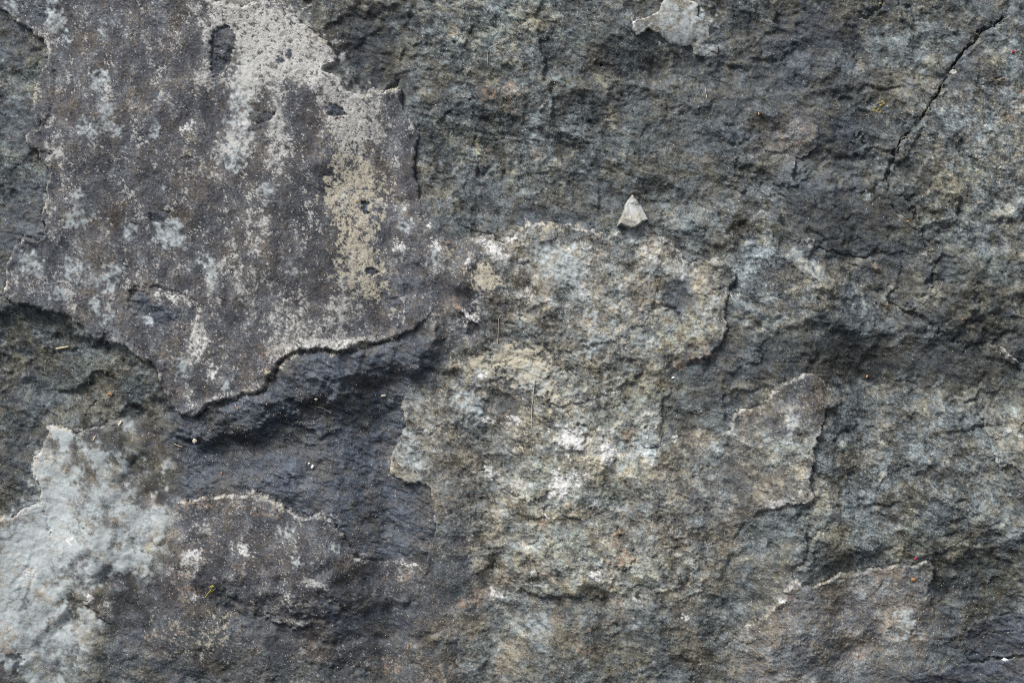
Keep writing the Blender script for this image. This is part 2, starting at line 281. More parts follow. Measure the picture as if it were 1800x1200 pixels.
# tone: lighter or darker mineral, plus shade of down-facing slopes painted into the colour
TONE = [
    (850, 40, 110, 40, 10, 0.10), (930, 40, 70, 40, 0, 0.10), (640, 60, 70, 70, 40, -0.16), (1140, 95, 110, 30, 0, -0.12), (1400, 40, 120, 50, 0, -0.10), (880, 320, 90, 60, 0, 0.05), (1230, 330, 60, 40, 0, 0.10),
    (1210, 380, 60, 26, 20, 0.10), (1340, 400, 18, 60, 10, 0.14), (1325, 460, 22, 40, 15, 0.10), (1362, 385, 10, 26, 0, 0.16), (1413, 466, 40, 13, 45, 0.24), (1480, 500, 80, 34, 10, 0.14), (1370, 540, 60, 30, 0, 0.12), (1320, 560, 30, 20, 0, 0.12),
    (1590, 100, 70, 60, -30, 0.14), (1620, 60, 50, 40, 0, 0.10), (1730, 250, 80, 90, 0, 0.14), (1690, 330, 60, 50, 0, 0.08), (1780, 130, 30, 60, 0, 0.16), (1770, 380, 50, 60, 0, 0.12), (1760, 420, 60, 40, 0, 0.08),
    (1520, 180, 60, 60, 0, -0.10), (1470, 250, 50, 40, 0, -0.04), (1600, 350, 40, 40, 0, -0.12), (1480, 380, 90, 40, 0, -0.12), (1520, 430, 80, 30, 0, -0.08), (1440, 620, 150, 50, 0, -0.10), (1600, 650, 120, 40, 0, -0.12), (1740, 620, 80, 60, 0, -0.14),
    (1570, 760, 140, 60, 0, 0.03), (1500, 800, 60, 60, 0, 0.02), (1690, 740, 50, 50, 0, 0.07), (1720, 870, 60, 40, 0, 0.10), (1750, 930, 40, 40, 0, 0.12), (1480, 930, 90, 40, 10, 0.12), (1560, 930, 70, 30, 0, 0.08), (1640, 1010, 60, 40, 0, -0.10), (1740, 1020, 70, 60, 0, -0.14),
    (1780, 760, 40, 40, 0, 0.10), (1450, 880, 50, 30, 0, 0.14), (1380, 960, 60, 40, 0, 0.04), (1520, 620, 90, 40, 0, -0.06), (1700, 560, 60, 40, 0, -0.10), (1420, 560, 60, 20, 0, 0.08),
    # middle slab
    (1010, 470, 80, 60, 10, 0.10), (985, 470, 40, 26, 10, 0.12), (1140, 440, 60, 14, 42, 0.26), (1190, 470, 40, 10, 48, 0.26), (1120, 530, 60, 50, 0, 0.10), (1160, 580, 80, 30, -12, 0.16), (1060, 580, 50, 40, 0, 0.12), (1235, 520, 26, 30, 30, 0.18), (1250, 560, 26, 30, 0, 0.14),
    (1010, 770, 50, 40, 0, 0.26), (1060, 800, 34, 44, 0, 0.26), (1100, 740, 60, 60, 0, 0.10), (1130, 690, 40, 60, 0, 0.12), (1145, 770, 26, 34, 0, 0.24), (1110, 810, 40, 34, 0, 0.22), (980, 840, 60, 40, 10, 0.16), (910, 860, 50, 26, 25, 0.16), (1200, 860, 90, 60, 0, 0.02), (1380, 800, 60, 26, 30, 0.20),
    (1390, 745, 12, 40, 5, 0.24), (1260, 800, 40, 30, 0, 0.04), (1000, 930, 90, 60, 0, 0.12), (960, 960, 60, 40, 0, 0.10), (1130, 990, 60, 40, 0, 0.14), (1030, 1010, 60, 30, 0, 0.12), (1060, 1020, 26, 20, 0, 0.14), (800, 900, 40, 80, 0, 0.0), (830, 980, 30, 20, 0, 0.14), (790, 830, 60, 30, 0, 0.05),
    (740, 780, 26, 26, 0, 0.12), (720, 810, 22, 18, 0, 0.12), (800, 700, 50, 40, 0, 0.0), (840, 640, 60, 16, 0, -0.02), (860, 540, 60, 30, 0, -0.20), (820, 500, 60, 20, 0, -0.10), (930, 540, 40, 30, 0, -0.02), (880, 700, 36, 30, 0, -0.14), (960, 690, 60, 30, 0, 0.02),
    (1100, 550, 40, 30, 0, 0.04), (1220, 940, 60, 30, 0, -0.06), (1190, 1000, 40, 40, 0, 0.06), (840, 770, 60, 40, 0, -0.04), (780, 960, 40, 40, 0, -0.04), (1300, 880, 60, 30, 0, 0.04), (1330, 700, 60, 30, 0, -0.06),
    # lower left and bottom
    (90, 830, 34, 60, 10, 0.18), (60, 940, 70, 50, 0, 0.18), (40, 1010, 70, 60, 0, 0.14), (80, 1110, 110, 26, 0, 0.16), (150, 860, 90, 60, 0, 0.02), (230, 950, 26, 50, 20, 0.20), (190, 960, 60, 60, 0, 0.06), (170, 920, 60, 40, 0, 0.02), (150, 770, 90, 24, 0, -0.20), (240, 790, 60, 60, 0, -0.14), (270, 850, 40, 50, 0, -0.20),
    (200, 1060, 70, 40, 20, -0.20), (120, 1160, 60, 40, 0, -0.02), (170, 1080, 60, 40, 0, -0.06), (250, 1020, 50, 40, 0, -0.16), (130, 1060, 40, 30, 0, 0.04), (240, 900, 40, 30, 0, 0.10),
    (500, 1150, 260, 50, 0, 0.01), (1050, 1150, 260, 40, 0, 0.01), (870, 1150, 70, 40, 0, 0.10), (940, 1110, 40, 30, 0, 0.14), (1320, 1150, 60, 30, 0, 0.08), (1550, 1080, 90, 60, 0, 0.04), (1600, 1100, 40, 30, 0, 0.10), (700, 1170, 140, 40, 0, -0.08), (820, 1080, 60, 40, 0, 0.02),
    # upper left slab
    (230, 130, 160, 120, 0, 0.04), (420, 420, 140, 110, 0, -0.08), (560, 430, 60, 160, 0, -0.10), (540, 330, 50, 60, 0, -0.06), (120, 470, 100, 80, 0, 0.05), (200, 560, 120, 60, 0, 0.06), (640, 450, 60, 90, 0, 0.06), (690, 300, 40, 80, 0, 0.02), (730, 400, 40, 30, 0, 0.06), (420, 240, 30, 60, 0, 0.04), (350, 680, 60, 40, 0, -0.04), (250, 360, 100, 40, 0, -0.04),
    # slate hollow
    (560, 850, 200, 90, 15, 0.04), (600, 650, 110, 26, -10, 0.04),
]
tone_add = blobs(TONE, 0.35, 60)

# milky quartz blotches (soft), white lichen crust (speckled), cream streak, rust, olive moss film
QUARTZ = [(425, 190, 16, 50), (432, 130, 14, 40), (420, 252, 18, 26), (412, 285, 12, 16), (25, 5, 10, 20), (93, 22, 10, 34), (108, 40, 7, 12), (185, 140, 9, 11), (180, 162, 6, 7), (192, 200, 11, 13), (188, 222, 10, 10), (150, 226, 10, 15), (167, 231, 6, 8), (210, 232, 9, 8), (180, 55, 6, 9), (118, 70, 7, 7), (170, 143, 12, 12), (275, 230, 6, 14),
    (137, 340, 7, 9), (137, 384, 14, 18), (58, 464, 13, 17), (43, 472, 7, 7), (130, 472, 20, 14), (282, 418, 15, 16), (312, 425, 14, 11), (298, 400, 18, 14), (170, 538, 9, 15), (190, 556, 11, 11), (230, 404, 14, 10), (368, 463, 8, 13), (375, 487, 6, 10), (322, 645, 11, 15), (400, 675, 11, 8), (200, 480, 14, 14), (185, 500, 12, 12), (110, 520, 14, 10), (135, 500, 8, 8), (262, 560, 10, 8),
    (715, 397, 11, 11), (761, 455, 8, 18), (518, 477, 8, 6), (470, 340, 10, 14), (600, 100, 6, 6), (720, 783, 9, 22), (704, 810, 10, 8), (730, 825, 8, 9), (748, 757, 6, 8), (820, 700, 16, 22), (838, 725, 10, 12), (505, 935, 12, 10), (525, 980, 8, 9), (557, 988, 5, 7), (594, 960, 6, 8),
    (1042, 553, 15, 12), (1000, 460, 22, 24), (960, 455, 18, 26), (1010, 490, 18, 16), (1040, 615, 11, 12), (850, 655, 18, 14), (930, 660, 12, 14), (955, 680, 12, 10), (1390, 742, 8, 24), (1000, 700, 8, 8), (1220, 50, 28, 30), (1195, 40, 26, 24), (1180, 60, 18, 12), (1115, 1098, 12, 6), (940, 1100, 20, 14), (935, 660, 30, 20),
    (80, 840, 24, 40), (60, 950, 44, 40), (40, 1020, 30, 30), (110, 920, 30, 16), (240, 930, 14, 34), (225, 985, 20, 22), (100, 995, 20, 16), (30, 1090, 40, 26), (110, 1120, 40, 14), (150, 1102, 16, 8), (60, 1140, 40, 20), (20, 960, 30, 40), (190, 870, 26, 16), (120, 870, 34, 24), (165, 900, 26, 12), (175, 1000, 20, 16), (150, 1010, 20, 20), (10, 1060, 30, 30), (180, 830, 8, 14), (130, 930, 14, 10), (1600, 1105, 20, 14), (1590, 1085, 14, 10), (1525, 345, 8, 6)]
QZ = [(a, b, c, d, 0, 1.0) for (a, b, c, d) in QUARTZ]
quartz = np.clip(blobs(QZ, 0.5, 26), 0, 1) * np.clip(0.85 + 0.16 * rb2 + 0.22 * cr1, 0, 1.1)

LICHEN = [  # coverage of white crusty lichen
    (440, 40, 70, 40, 15, 0.9), (500, 60, 60, 50, 40, 0.95), (400, 25, 40, 40, 0, 0.75), (480, 110, 60, 50, 20, 0.85), (560, 110, 40, 36, 40, 0.9), (585, 150, 40, 30, 30, 0.9), (640, 185, 50, 24, 10, 0.85), (430, 100, 24, 60, 0, 0.7), (430, 190, 22, 60, 0, 0.62), (425, 250, 30, 40, 0, 0.5),
    (490, 190, 18, 60, 0, 0.72), (490, 260, 20, 50, 0, 0.62), (488, 330, 14, 30, 0, 0.52), (600, 200, 40, 26, 0, 0.8), (640, 220, 50, 30, 0, 0.72), (610, 250, 50, 40, 0, 0.62), (360, 110, 16, 40, 0, 0.62), (340, 135, 26, 14, 30, 0.55), (320, 40, 80, 50, 0, 0.36), (265, 75, 30, 14, 30, 0.5), (330, 225, 30, 13, -25, 0.6), (400, 260, 40, 30, 0, 0.42),
    (110, 275, 20, 16, 20, 0.62), (95, 265, 20, 14, 40, 0.55), (75, 60, 14, 12, 0, 0.7), (84, 82, 8, 14, 0, 0.75), (72, 140, 7, 20, 0, 0.68), (68, 170, 9, 14, 0, 0.65), (60, 250, 14, 10, 0, 0.7), (380, 308, 24, 12, 0, 0.62), (330, 300, 50, 20, 0, 0.38), (95, 372, 14, 22, 0, 0.62), (90, 410, 20, 8, -20, 0.6), (210, 436, 16, 14, 0, 0.6),
    (290, 518, 34, 9, 12, 0.72), (250, 497, 14, 8, 0, 0.62), (335, 545, 26, 20, 40, 0.62), (350, 590, 14, 26, 0, 0.62), (350, 615, 26, 30, 20, 0.8), (375, 655, 12, 18, 0, 0.78), (330, 690, 16, 12, 0, 0.5), (140, 540, 30, 10, 0, 0.5), (200, 590, 30, 14, 0, 0.45), (40, 525, 30, 12, 0, 0.45), (30, 490, 18, 14, 0, 0.5), (410, 440, 50, 50, 0, 0.40), (440, 380, 40, 60, 0, 0.40), (400, 500, 60, 50, 0, 0.38), (470, 540, 60, 60, 0, 0.40), (500, 430, 40, 60, 0, 0.28), (620, 560, 60, 30, 0, 0.44), (560, 590, 60, 20, 0, 0.5), (520, 560, 60, 30, 0, 0.36),
    (540, 345, 40, 20, 0, 0.40), (600, 540, 30, 20, 0, 0.5), (700, 430, 14, 10, 0, 0.8), (705, 450, 10, 20, 20, 0.65), (735, 525, 10, 7, 0, 0.85), (755, 397, 8, 4, 0, 0.9), (765, 430, 12, 10, 0, 0.7), (822, 463, 8, 6, 0, 0.9), (775, 475, 14, 8, 0, 0.6), (770, 560, 14, 8, 0, 0.55),
    (870, 440, 30, 12, 20, 0.9), (855, 425, 20, 6, 0, 0.8), (880, 455, 18, 10, 30, 0.75), (900, 415, 14, 16, -45, 0.8), (825, 555, 22, 6, 38, 0.95), (505, 610, 30, 9, 0, 0.8), (560, 604, 40, 6, 0, 0.75), (620, 600, 40, 6, -12, 0.7), (480, 630, 20, 12, -50, 0.75), (455, 670, 20, 8, -20, 0.6), (395, 697, 60, 5, -10, 0.62), (340, 726, 30, 5, 0, 0.6),
    (1000, 770, 24, 24, 0, 1.05), (1065, 795, 15, 28, -5, 1.05), (985, 850, 14, 32, -20, 1.0), (1030, 790, 30, 20, 0, 0.6), (1010, 850, 30, 20, 0, 0.55), (1040, 830, 20, 14, 0, 0.6), (965, 870, 14, 6, 0, 0.9), (915, 850, 14, 20, 0, 0.5), (860, 830, 8, 20, -35, 0.8), (890, 848, 30, 5, 20, 0.65), (850, 660, 12, 10, -40, 0.85), (1100, 670, 26, 7, -28, 0.6), (1060, 695, 34, 8, -22, 0.75), (860, 738, 14, 8, 0, 0.9), (905, 735, 20, 6, 20, 0.8), (890, 745, 14, 6, 20, 0.7), (1030, 705, 14, 8, 0, 0.6),
    (1150, 445, 40, 10, 44, 0.8), (1195, 470, 26, 7, 50, 0.7), (1110, 620, 40, 8, 0, 0.6), (1250, 525, 14, 20, 40, 0.55), (935, 520, 20, 14, 0, 0.55), (1120, 575, 40, 20, 0, 0.45), (1230, 565, 40, 10, -10, 0.5), (1025, 510, 6, 12, 0, 0.6),
    (40, 905, 24, 8, -30, 0.55), (70, 930, 10, 24, 30, 0.6), (120, 955, 14, 14, 0, 0.62), (50, 1010, 10, 14, 0, 0.7), (90, 1015, 8, 20, -40, 0.55), (155, 1055, 12, 10, 0, 0.8), (180, 1060, 12, 10, 0, 0.6), (100, 1082, 10, 8, 0, 0.65), (15, 1000, 14, 30, 0, 0.5), (85, 752, 14, 5, 0, 0.7), (110, 757, 26, 6, 8, 0.6), (58, 830, 6, 30, 0, 0.7), (65, 870, 6, 20, 0, 0.7), (40, 1150, 18, 8, 40, 0.7), (28, 1180, 4, 20, 20, 0.7), (70, 790, 8, 20, 20, 0.6),
    (345, 980, 22, 24, 0, 0.78), (430, 965, 26, 12, 35, 0.85), (345, 1050, 8, 8, 0, 0.8), (320, 1010, 20, 40, 0, 0.5), (420, 1005, 14, 20, 0, 0.5), (350, 925, 40, 20, 0, 0.42), (400, 940, 50, 20, 0, 0.36), (460, 874, 24, 7, 22, 0.8), (560, 905, 20, 6, 0, 0.65), (585, 915, 10, 12, 0, 0.6), (545, 1020, 20, 8, 10, 0.75), (565, 1025, 24, 9, 20, 0.7), (505, 1047, 12, 8, 0, 0.72), (720, 995, 24, 9, 0, 0.75), (705, 1010, 8, 16, 0, 0.55), (690, 990, 20, 6, 0, 0.6), (640, 975, 8, 6, 0, 0.7), (520, 1092, 18, 6, 15, 0.75),
    (1690, 0, 6, 6, 0, 0.0), (1120, 38, 12, 8, -40, 0.8), (1165, 28, 14, 8, -40, 0.7), (1190, 74, 30, 5, 10, 0.6), (1235, 82, 10, 8, 0, 0.5), (935, 1005, 8, 8, 0, 0.85), (1045, 1005, 12, 16, 30, 0.75), (1120, 1050, 14, 9, 20, 0.75), (1205, 1085, 16, 6, 0, 0.8), (1020, 988, 12, 10, 20, 0.6), (1080, 1000, 6, 6, 0, 0.9), (960, 905, 8, 10, -30, 0.85), (1045, 885, 16, 8, 0, 0.7), (965, 868, 10, 6, 0, 0.8), (1215, 925, 10, 6, 0, 0.6), (1195, 935, 30, 10, 20, 0.45), (1150, 955, 10, 8, 40, 0.6),
    (1375, 1052, 12, 6, 0, 0.8), (1310, 1108, 14, 7, -40, 0.6), (1295, 1140, 20, 16, 0, 0.5), (1320, 1100, 8, 8, 0, 0.6), (1370, 1115, 6, 6, 0, 0.7), (1370, 885, 40, 6, 0, 0.62), (1395, 870, 34, 6, -20, 0.5), (1424, 800, 5, 40, 0, 0.55), (1352, 886, 10, 10, 0, 0.7), (1285, 760, 12, 6, -30, 0.6), (1187, 770, 8, 6, -30, 0.85), (1240, 762, 40, 6, 0, 0.4), (1350, 700, 12, 5, -40, 0.7),
    (1430, 427, 16, 6, 20, 0.7), (1410, 424, 10, 5, 0, 0.7), (1583, 380, 8, 12, -40, 0.5), (1612, 410, 10, 14, 0, 0.55), (1622, 445, 14, 5, -40, 0.75), (1770, 625, 14, 5, 40, 0.7), (1590, 536, 6, 5, 0, 0.6), (1530, 1180, 26, 8, 10, 0.5), (1480, 1010, 10, 5, 0, 0.55), (1420, 1028, 40, 4, -10, 0.4), (1400, 1020, 10, 5, 0, 0.5), (860, 1050, 20, 16, 40, 0.5), (870, 1045, 14, 6, 40, 0.75), (890, 1110, 10, 8, 0, 0.5), (850, 990, 20, 20, 0, 0.35), (1175, 1180, 90, 12, 0, 0.3),
]
lf = np.clip(blobs(LICHEN, 0.30, 26), 0, 1.05)
RIMS = [  # pale crust along broken edges: line, half width, coverage
    ("832 418 866 413 885 430 905 411 925 396 960 393 1005 397 1045 407 1070 417 1090 405", 3.2, 0.80), ("1128 392 1152 408 1180 430 1206 458 1232 482 1256 512", 5.0, 0.72), ("1136 398 1166 432 1196 470", 9.0, 0.55), ("1262 456 1286 467 1293 482 1284 504", 3.0, 0.55), ("1276 570 1262 606 1246 626 1212 636", 3.0, 0.5),
    ("1292 728 1330 718 1352 698 1372 678 1400 665 1416 659", 3.0, 0.66), ("1430 770 1428 812 1422 844 1426 876", 2.6, 0.6), ("1424 880 1384 883 1356 897", 3.4, 0.72), ("1312 1106 1345 1082 1362 1058 1380 1036 1400 1022 1425 1031 1470 1014 1512 1003 1570 998 1638 989", 2.4, 0.62),
    ("312 886 350 877 405 870 448 864 490 887 532 910 575 907 606 940", 3.0, 0.72), ("78 750 103 752 145 758 180 752", 3.0, 0.66), ("76 772 54 818 52 830 66 862 62 882 30 902 0 911", 2.8, 0.75), ("402 700 468 680 474 660 500 628 545 615 590 615 640 600 690 595", 5.0, 0.72), ("320 729 350 727 370 706", 2.6, 0.6),
    ("0 17 52 53 84 88 84 104 68 134 60 176 60 196", 3.0, 0.62), ("46 244 60 262 86 298 80 370", 3.0, 0.55), ("72 392 80 410 60 421 38 427 16 466 12 500", 3.0, 0.62), ("364 1 430 12 470 4 504 14 546 54 594 100", 3.4, 0.9), ("604 146 636 167 650 160 700 157", 3.0, 0.75), ("858 814 880 842 930 850", 4.0, 0.75), ("1290 735 1288 752 1284 762", 3.0, 0.6), ("1606 415 1624 444", 3.0, 0.55), ("1402 426 1436 434", 3.4, 0.7), ("1706 1112 1736 1089 1770 1085", 2.2, 0.5), ("706 700 710 740 698 780 685 812", 2.4, 0.5)]
for P, w, c in RIMS:
    lf = np.maximum(lf, 0.9 * c * np.exp(-(line_dist(pts(P), 2.0, 26, 24) / w) ** 2))
ln1 = 0.75 * noise(81, 40, 3.4, 1.05) + (0.25 + 0.45 * (VV < 560)) * noise(87, 90, 5, 1.4, 2.2, 90); ln2 = noise(82, 12, 3.4, 0.5)
larg = lf * 2.35 - 1.42 + 0.42 * ln1 + 0.26 * ln2
lichen_all = (0.50 * sst(-0.14, 0.22, larg) + 0.52 * sst(-0.2, 1.0, larg)) * np.clip(lf * 4, 0, 1)

CHALK = [(1000, 770, 22, 24, 0, 1), (1065, 795, 13, 28, -5, 1), (985, 850, 12, 32, -20, 1), (1010, 832, 12, 20, 0, .7), (965, 868, 10, 7, 0, 1), (870, 440, 24, 9, 20, 1), (853, 425, 16, 5, 0, .8), (825, 555, 20, 5, 38, .8), (735, 525, 8, 6, 0, .7), (755, 397, 7, 4, 0, .7), (700, 430, 9, 8, 0, .9), (706, 448, 6, 12, 0, .7), (822, 463, 7, 5, 0, 1), (765, 430, 8, 7, 0, .8), (895, 420, 14, 7, -45, .8),
    (858, 738, 13, 8, 0, .9), (905, 735, 16, 5, 20, .9), (850, 660, 9, 9, -40, .9), (1045, 885, 12, 6, 0, .8), (345, 975, 14, 14, 0, .8), (430, 967, 18, 7, 35, .9), (345, 1050, 7, 7, 0, .9), (352, 612, 14, 22, 20, .75), (375, 655, 8, 14, 0, .8), (1120, 1050, 10, 6, 20, .55), (1205, 1085, 13, 5, 0, .55), (1045, 1005, 8, 12, 30, .8), (935, 1005, 7, 7, 0, .55), (1375, 1053, 10, 4, 0, .6), (860, 830, 6, 16, -35, .8), (1145, 445, 30, 6, 44, .6), (1060, 697, 26, 5, -22, .6), (1290, 515, 20, 5, 12, .5), (290, 518, 26, 6, 12, .6), (960, 905, 6, 9, -30, .8), (1187, 771, 7, 5, -30, .8), (1352, 886, 8, 6, 0, .7), (870, 1046, 12, 5, 40, .8), (720, 993, 18, 6, 0, .7), (562, 1024, 18, 6, 20, .7), (505, 1047, 9, 6, 0, .7), (330, 225, 22, 8, -25, .6), (155, 1055, 10, 7, 0, .7), (50, 1008, 8, 12, 0, .7), (120, 953, 9, 9, 0, .6), (1112, 46, 10, 6, -40, .6)]
cf = np.clip(blobs(CHALK, 0.35, 26), 0, 1)
chalk_all = sst(-0.15, 0.45, cf * 1.9 - 1.05 + 0.42 * ln1 + 0.26 * ln2) * np.clip(cf * 4, 0, 1)
lichen_all = np.maximum(0.95 * lichen_all, 0.45 * blur(lichen_all, 5))
OCHRE = [(590, 215, 30, 20, 20, 0.6), (620, 215, 30, 16, 10, 0.7), (650, 195, 30, 20, 0, 0.4), (612, 240, 40, 26, 0, 0.5), (625, 300, 40, 40, 0, 0.95), (615, 350, 40, 44, 0, 1.0), (630, 390, 34, 34, 0, 0.95), (620, 440, 34, 40, 0, 0.8), (640, 490, 40, 26, 0, 0.75), (655, 520, 30, 20, 0, 0.6), (575, 345, 14, 10, 0, 0.5), (665, 330, 14, 30, 0, 0.35), (640, 460, 30, 30, 0, 0.6),
    (495, 12, 9, 6, 0, 0.5), (505, 22, 6, 7, 0, 0.6), (552, 65, 9, 5, 0, 0.55), (530, 190, 20, 14, 0, 0.35), (665, 170, 20, 10, 0, 0.5), (845, 485, 38, 24, 8, 0.85), (860, 500, 20, 10, 30, 0.5), (868, 636, 56, 20, -10, 0.75), (940, 648, 50, 36, 0, 0.78), (920, 762, 24, 32, 0, 0.6), (905, 620, 40, 14, 0, 0.5), (970, 700, 30, 20, 0, 0.5), (800, 450, 30, 16, 20, 0.35), (960, 690, 20, 16, 0, 0.35), (1010, 720, 20, 14, 0, 0.45), (930, 410, 20, 20, -40, 0.45), (1040, 410, 40, 10, 0, 0.5), (1085, 420, 26, 10, 0, 0.4), (820, 640, 34, 20, 0, 0.35), (860, 600, 10, 10, 0, 0.5),
    (430, 880, 30, 12, 0, 0.3), (530, 915, 20, 22, 0, 0.3), (340, 1130, 80, 50, 0, 0.28), (380, 1100, 30, 30, 0, 0.3), (1010, 570, 30, 16, 20, 0.3), (895, 160, 14, 10, 0, 0.3), (850, 65, 40, 16, 10, 0.2)]
of = np.clip(blobs(OCHRE, 0.3, 26), 0, 1)
for P, w, c in (("420 694 468 680 474 660 500 628 545 615 590 615 640 600", 8, 0.55), ("320 882 400 874 450 870 500 894", 6, 0.5), ("500 14 530 44 560 66 592 100", 5, 0.5), ("0 17 52 53 84 88 84 104 68 134 60 176", 5, 0.45), ("46 244 60 262 86 298 80 370", 5, 0.4), ("78 750 103 752 145 758", 4, 0.4), ("1312 1106 1345 1082 1362 1058 1380 1036 1400 1022", 4, 0.5), ("1290 735 1293 725 1330 717 1372 676", 4, 0.4), ("640 167 700 158 704 176", 8, 0.5), ("905 411 940 396 1005 399 1060 412", 9, 0.55)):
    of = np.maximum(of, c * np.exp(-(line_dist(pts(P), 3.0, 26, 30) / w) ** 2))
on1 = 0.8 * noise(83, 34, 3.4, 1.1) + 0.6 * noise(88, 80, 5, 1.5, 2.0, 90); on2 = noise(84, 10, 3.4, 0.4)
ochre_all = sst(-0.22, 0.30, of * 1.75 - 1.02 + 0.44 * on1 + 0.26 * on2) * np.clip(of * 4, 0, 1)

RUST = [(855, 168, 14, 12, 0, 1.0), (893, 160, 12, 18, 0, 1.0), (905, 195, 16, 10, 30, 0.5), (790, 70, 24, 8, -10, 0.3), (895, 285, 8, 30, 10, 0.4), (945, 270, 18, 8, 30, 0.45), (855, 262, 8, 8, 0, 0.5), (480, 640, 14, 20, 20, 0.6), (470, 620, 18, 10, -30, 0.5), (505, 606, 26, 7, 0, 0.45), (440, 686, 20, 5, -10, 0.6), (600, 606, 40, 5, 0, 0.35), (320, 885, 16, 10, -20, 0.7), (355, 885, 24, 12, 0, 0.7), (400, 880, 20, 10, 0, 0.5), (450, 890, 24, 12, 20, 0.6), (480, 905, 20, 10, 30, 0.5),
    (350, 975, 16, 14, 0, 0.45), (310, 940, 30, 16, 20, 0.4), (330, 1020, 30, 40, 0, 0.45), (420, 1010, 20, 20, 0, 0.4), (280, 1112, 12, 8, 0, 0.6), (320, 1112, 14, 8, 0, 0.6), (14, 1140, 14, 8, 20, 0.6), (800, 530, 20, 14, 40, 0.45), (812, 545, 20, 4, 38, 0.6), (790, 430, 16, 12, 0, 0.45), (705, 480, 14, 20, 0, 0.3), (880, 730, 30, 10, 25, 0.6), (840, 690, 10, 30, 20, 0.35), (845, 640, 14, 20, 0, 0.4), (920, 670, 10, 16, 0, 0.5), (1240, 625, 40, 8, -20, 0.7), (1200, 640, 16, 10, 0, 0.6), (1110, 765, 10, 14, 20, 0.6), (1100, 775, 14, 6, 0, 0.5),
    (1085, 960, 16, 34, -5, 0.75), (1095, 985, 20, 12, 0, 0.6), (950, 915, 10, 18, 30, 0.6), (960, 1005, 12, 8, 0, 0.6), (1040, 1100, 40, 8, -20, 0.7), (1030, 1135, 14, 14, 0, 0.7), (990, 1085, 20, 8, 0, 0.5), (840, 1050, 26, 14, -30, 0.55), (820, 1060, 20, 14, 0, 0.4), (790, 1080, 40, 10, -30, 0.3), (1090, 1060, 10, 8, 0, 0.55), (1200, 935, 30, 10, 15, 0.4), (1270, 960, 16, 10, 0, 0.5), (1310, 730, 16, 6, 0, 0.3), (1440, 710, 6, 20, 0, 0.35), (1425, 830, 6, 14, 0, 0.45), (1400, 230, 30, 26, 0, 0.35), (1390, 1050, 14, 30, 10, 0.35), (1560, 1010, 40, 10, 0, 0.35), (1540, 470, 10, 8, 0, 0.5), (1550, 480, 12, 12, 0, 0.4), (1030, 570, 40, 14, 0, 0.45), (1330, 260, 8, 30, 30, 0.35),
    (1760, 140, 6, 5, 0, 0.8), (1790, 165, 10, 6, 20, 0.7), (1775, 205, 10, 14, 20, 0.5), (1790, 320, 20, 30, 0, 0.3), (1235, 60, 12, 14, 0, 0.3), (1120, 50, 10, 10, 0, 0.35), (1570, 540, 20, 10, 0, 0.3), (1605, 772, 8, 5, 20, 0.5), (730, 1010, 40, 14, 10, 0.35), (690, 1020, 30, 14, 0, 0.3), (1520, 1150, 40, 14, -10, 0.35), (60, 285, 14, 8, 0, 0.3), (120, 950, 14, 16, 0, 0.35), (870, 1180, 200, 30, 0, 0.22), (700, 1170, 100, 20, 0, 0.25)]
rf = np.clip(blobs(RUST, 0.3, 26), 0, 1)
rust_all = sst(-0.10, 0.55, rf * 1.5 - 0.72 + 0.34 * on1 + 0.22 * ln2) * np.clip(rf * 4, 0, 1)

OLIVE = [(850, 60, 60, 40, 10, 0.5), (700, 80, 60, 40, 20, 0.4), (930, 30, 40, 30, 0, 0.4), (1180, 110, 60, 24, 0, 0.5), (1060, 80, 60, 20, 0, 0.45), (850, 130, 80, 18, -10, 0.5), (980, 60, 60, 30, 0, 0.3), (1040, 140, 50, 30, 0, 0.3), (1570, 380, 60, 60, 0, 0.4), (1720, 470, 60, 20, 0, 0.5), (1760, 540, 50, 40, 0, 0.5), (1730, 670, 60, 40, 0, 0.55), (1720, 1010, 90, 50, 10, 0.65), (1600, 950, 60, 30, 0, 0.5), (1480, 1000, 60, 24, 0, 0.4), (1450, 930, 60, 30, 0, 0.4), (1530, 620, 90, 30, 10, 0.4), (1440, 590, 100, 30, 0, 0.4), (1700, 330, 60, 60, 0, 0.35), (1640, 420, 40, 30, 0, 0.3),
    (60, 130, 50, 30, 10, 0.5), (40, 280, 40, 20, 0, 0.4), (130, 650, 100, 40, 0, 0.3), (540, 740, 60, 20, -30, 0.35), (250, 790, 50, 50, 20, 0.45), (280, 830, 30, 30, 0, 0.4), (1000, 660, 80, 30, 0, 0.4), (1140, 660, 60, 40, 0, 0.5), (1120, 720, 60, 40, 0, 0.4), (950, 800, 50, 50, 0, 0.45), (950, 860, 60, 30, 0, 0.5), (1070, 850, 60, 40, 0, 0.45), (980, 990, 60, 40, 0, 0.4), (1110, 1000, 70, 40, 0, 0.4), (1370, 800, 50, 40, 0, 0.35), (1200, 590, 60, 30, 0, 0.35), (1130, 250, 60, 40, 0, 0.25), (840, 240, 60, 30, 0, 0.4), (930, 300, 60, 40, 0, 0.3), (960, 930, 90, 60, 0, 0.35), (1050, 760, 60, 60, 0, 0.3), (340, 1130, 60, 30, 0, 0.45), (1780, 760, 40, 60, 0, 0.4), (1060, 1150, 100, 40, 0, 0.3)]
olive_all = np.clip(blobs(OLIVE, 0.35, 60) * (0.8 + 0.35 * TW + 0.25 * sch3), 0, 1)

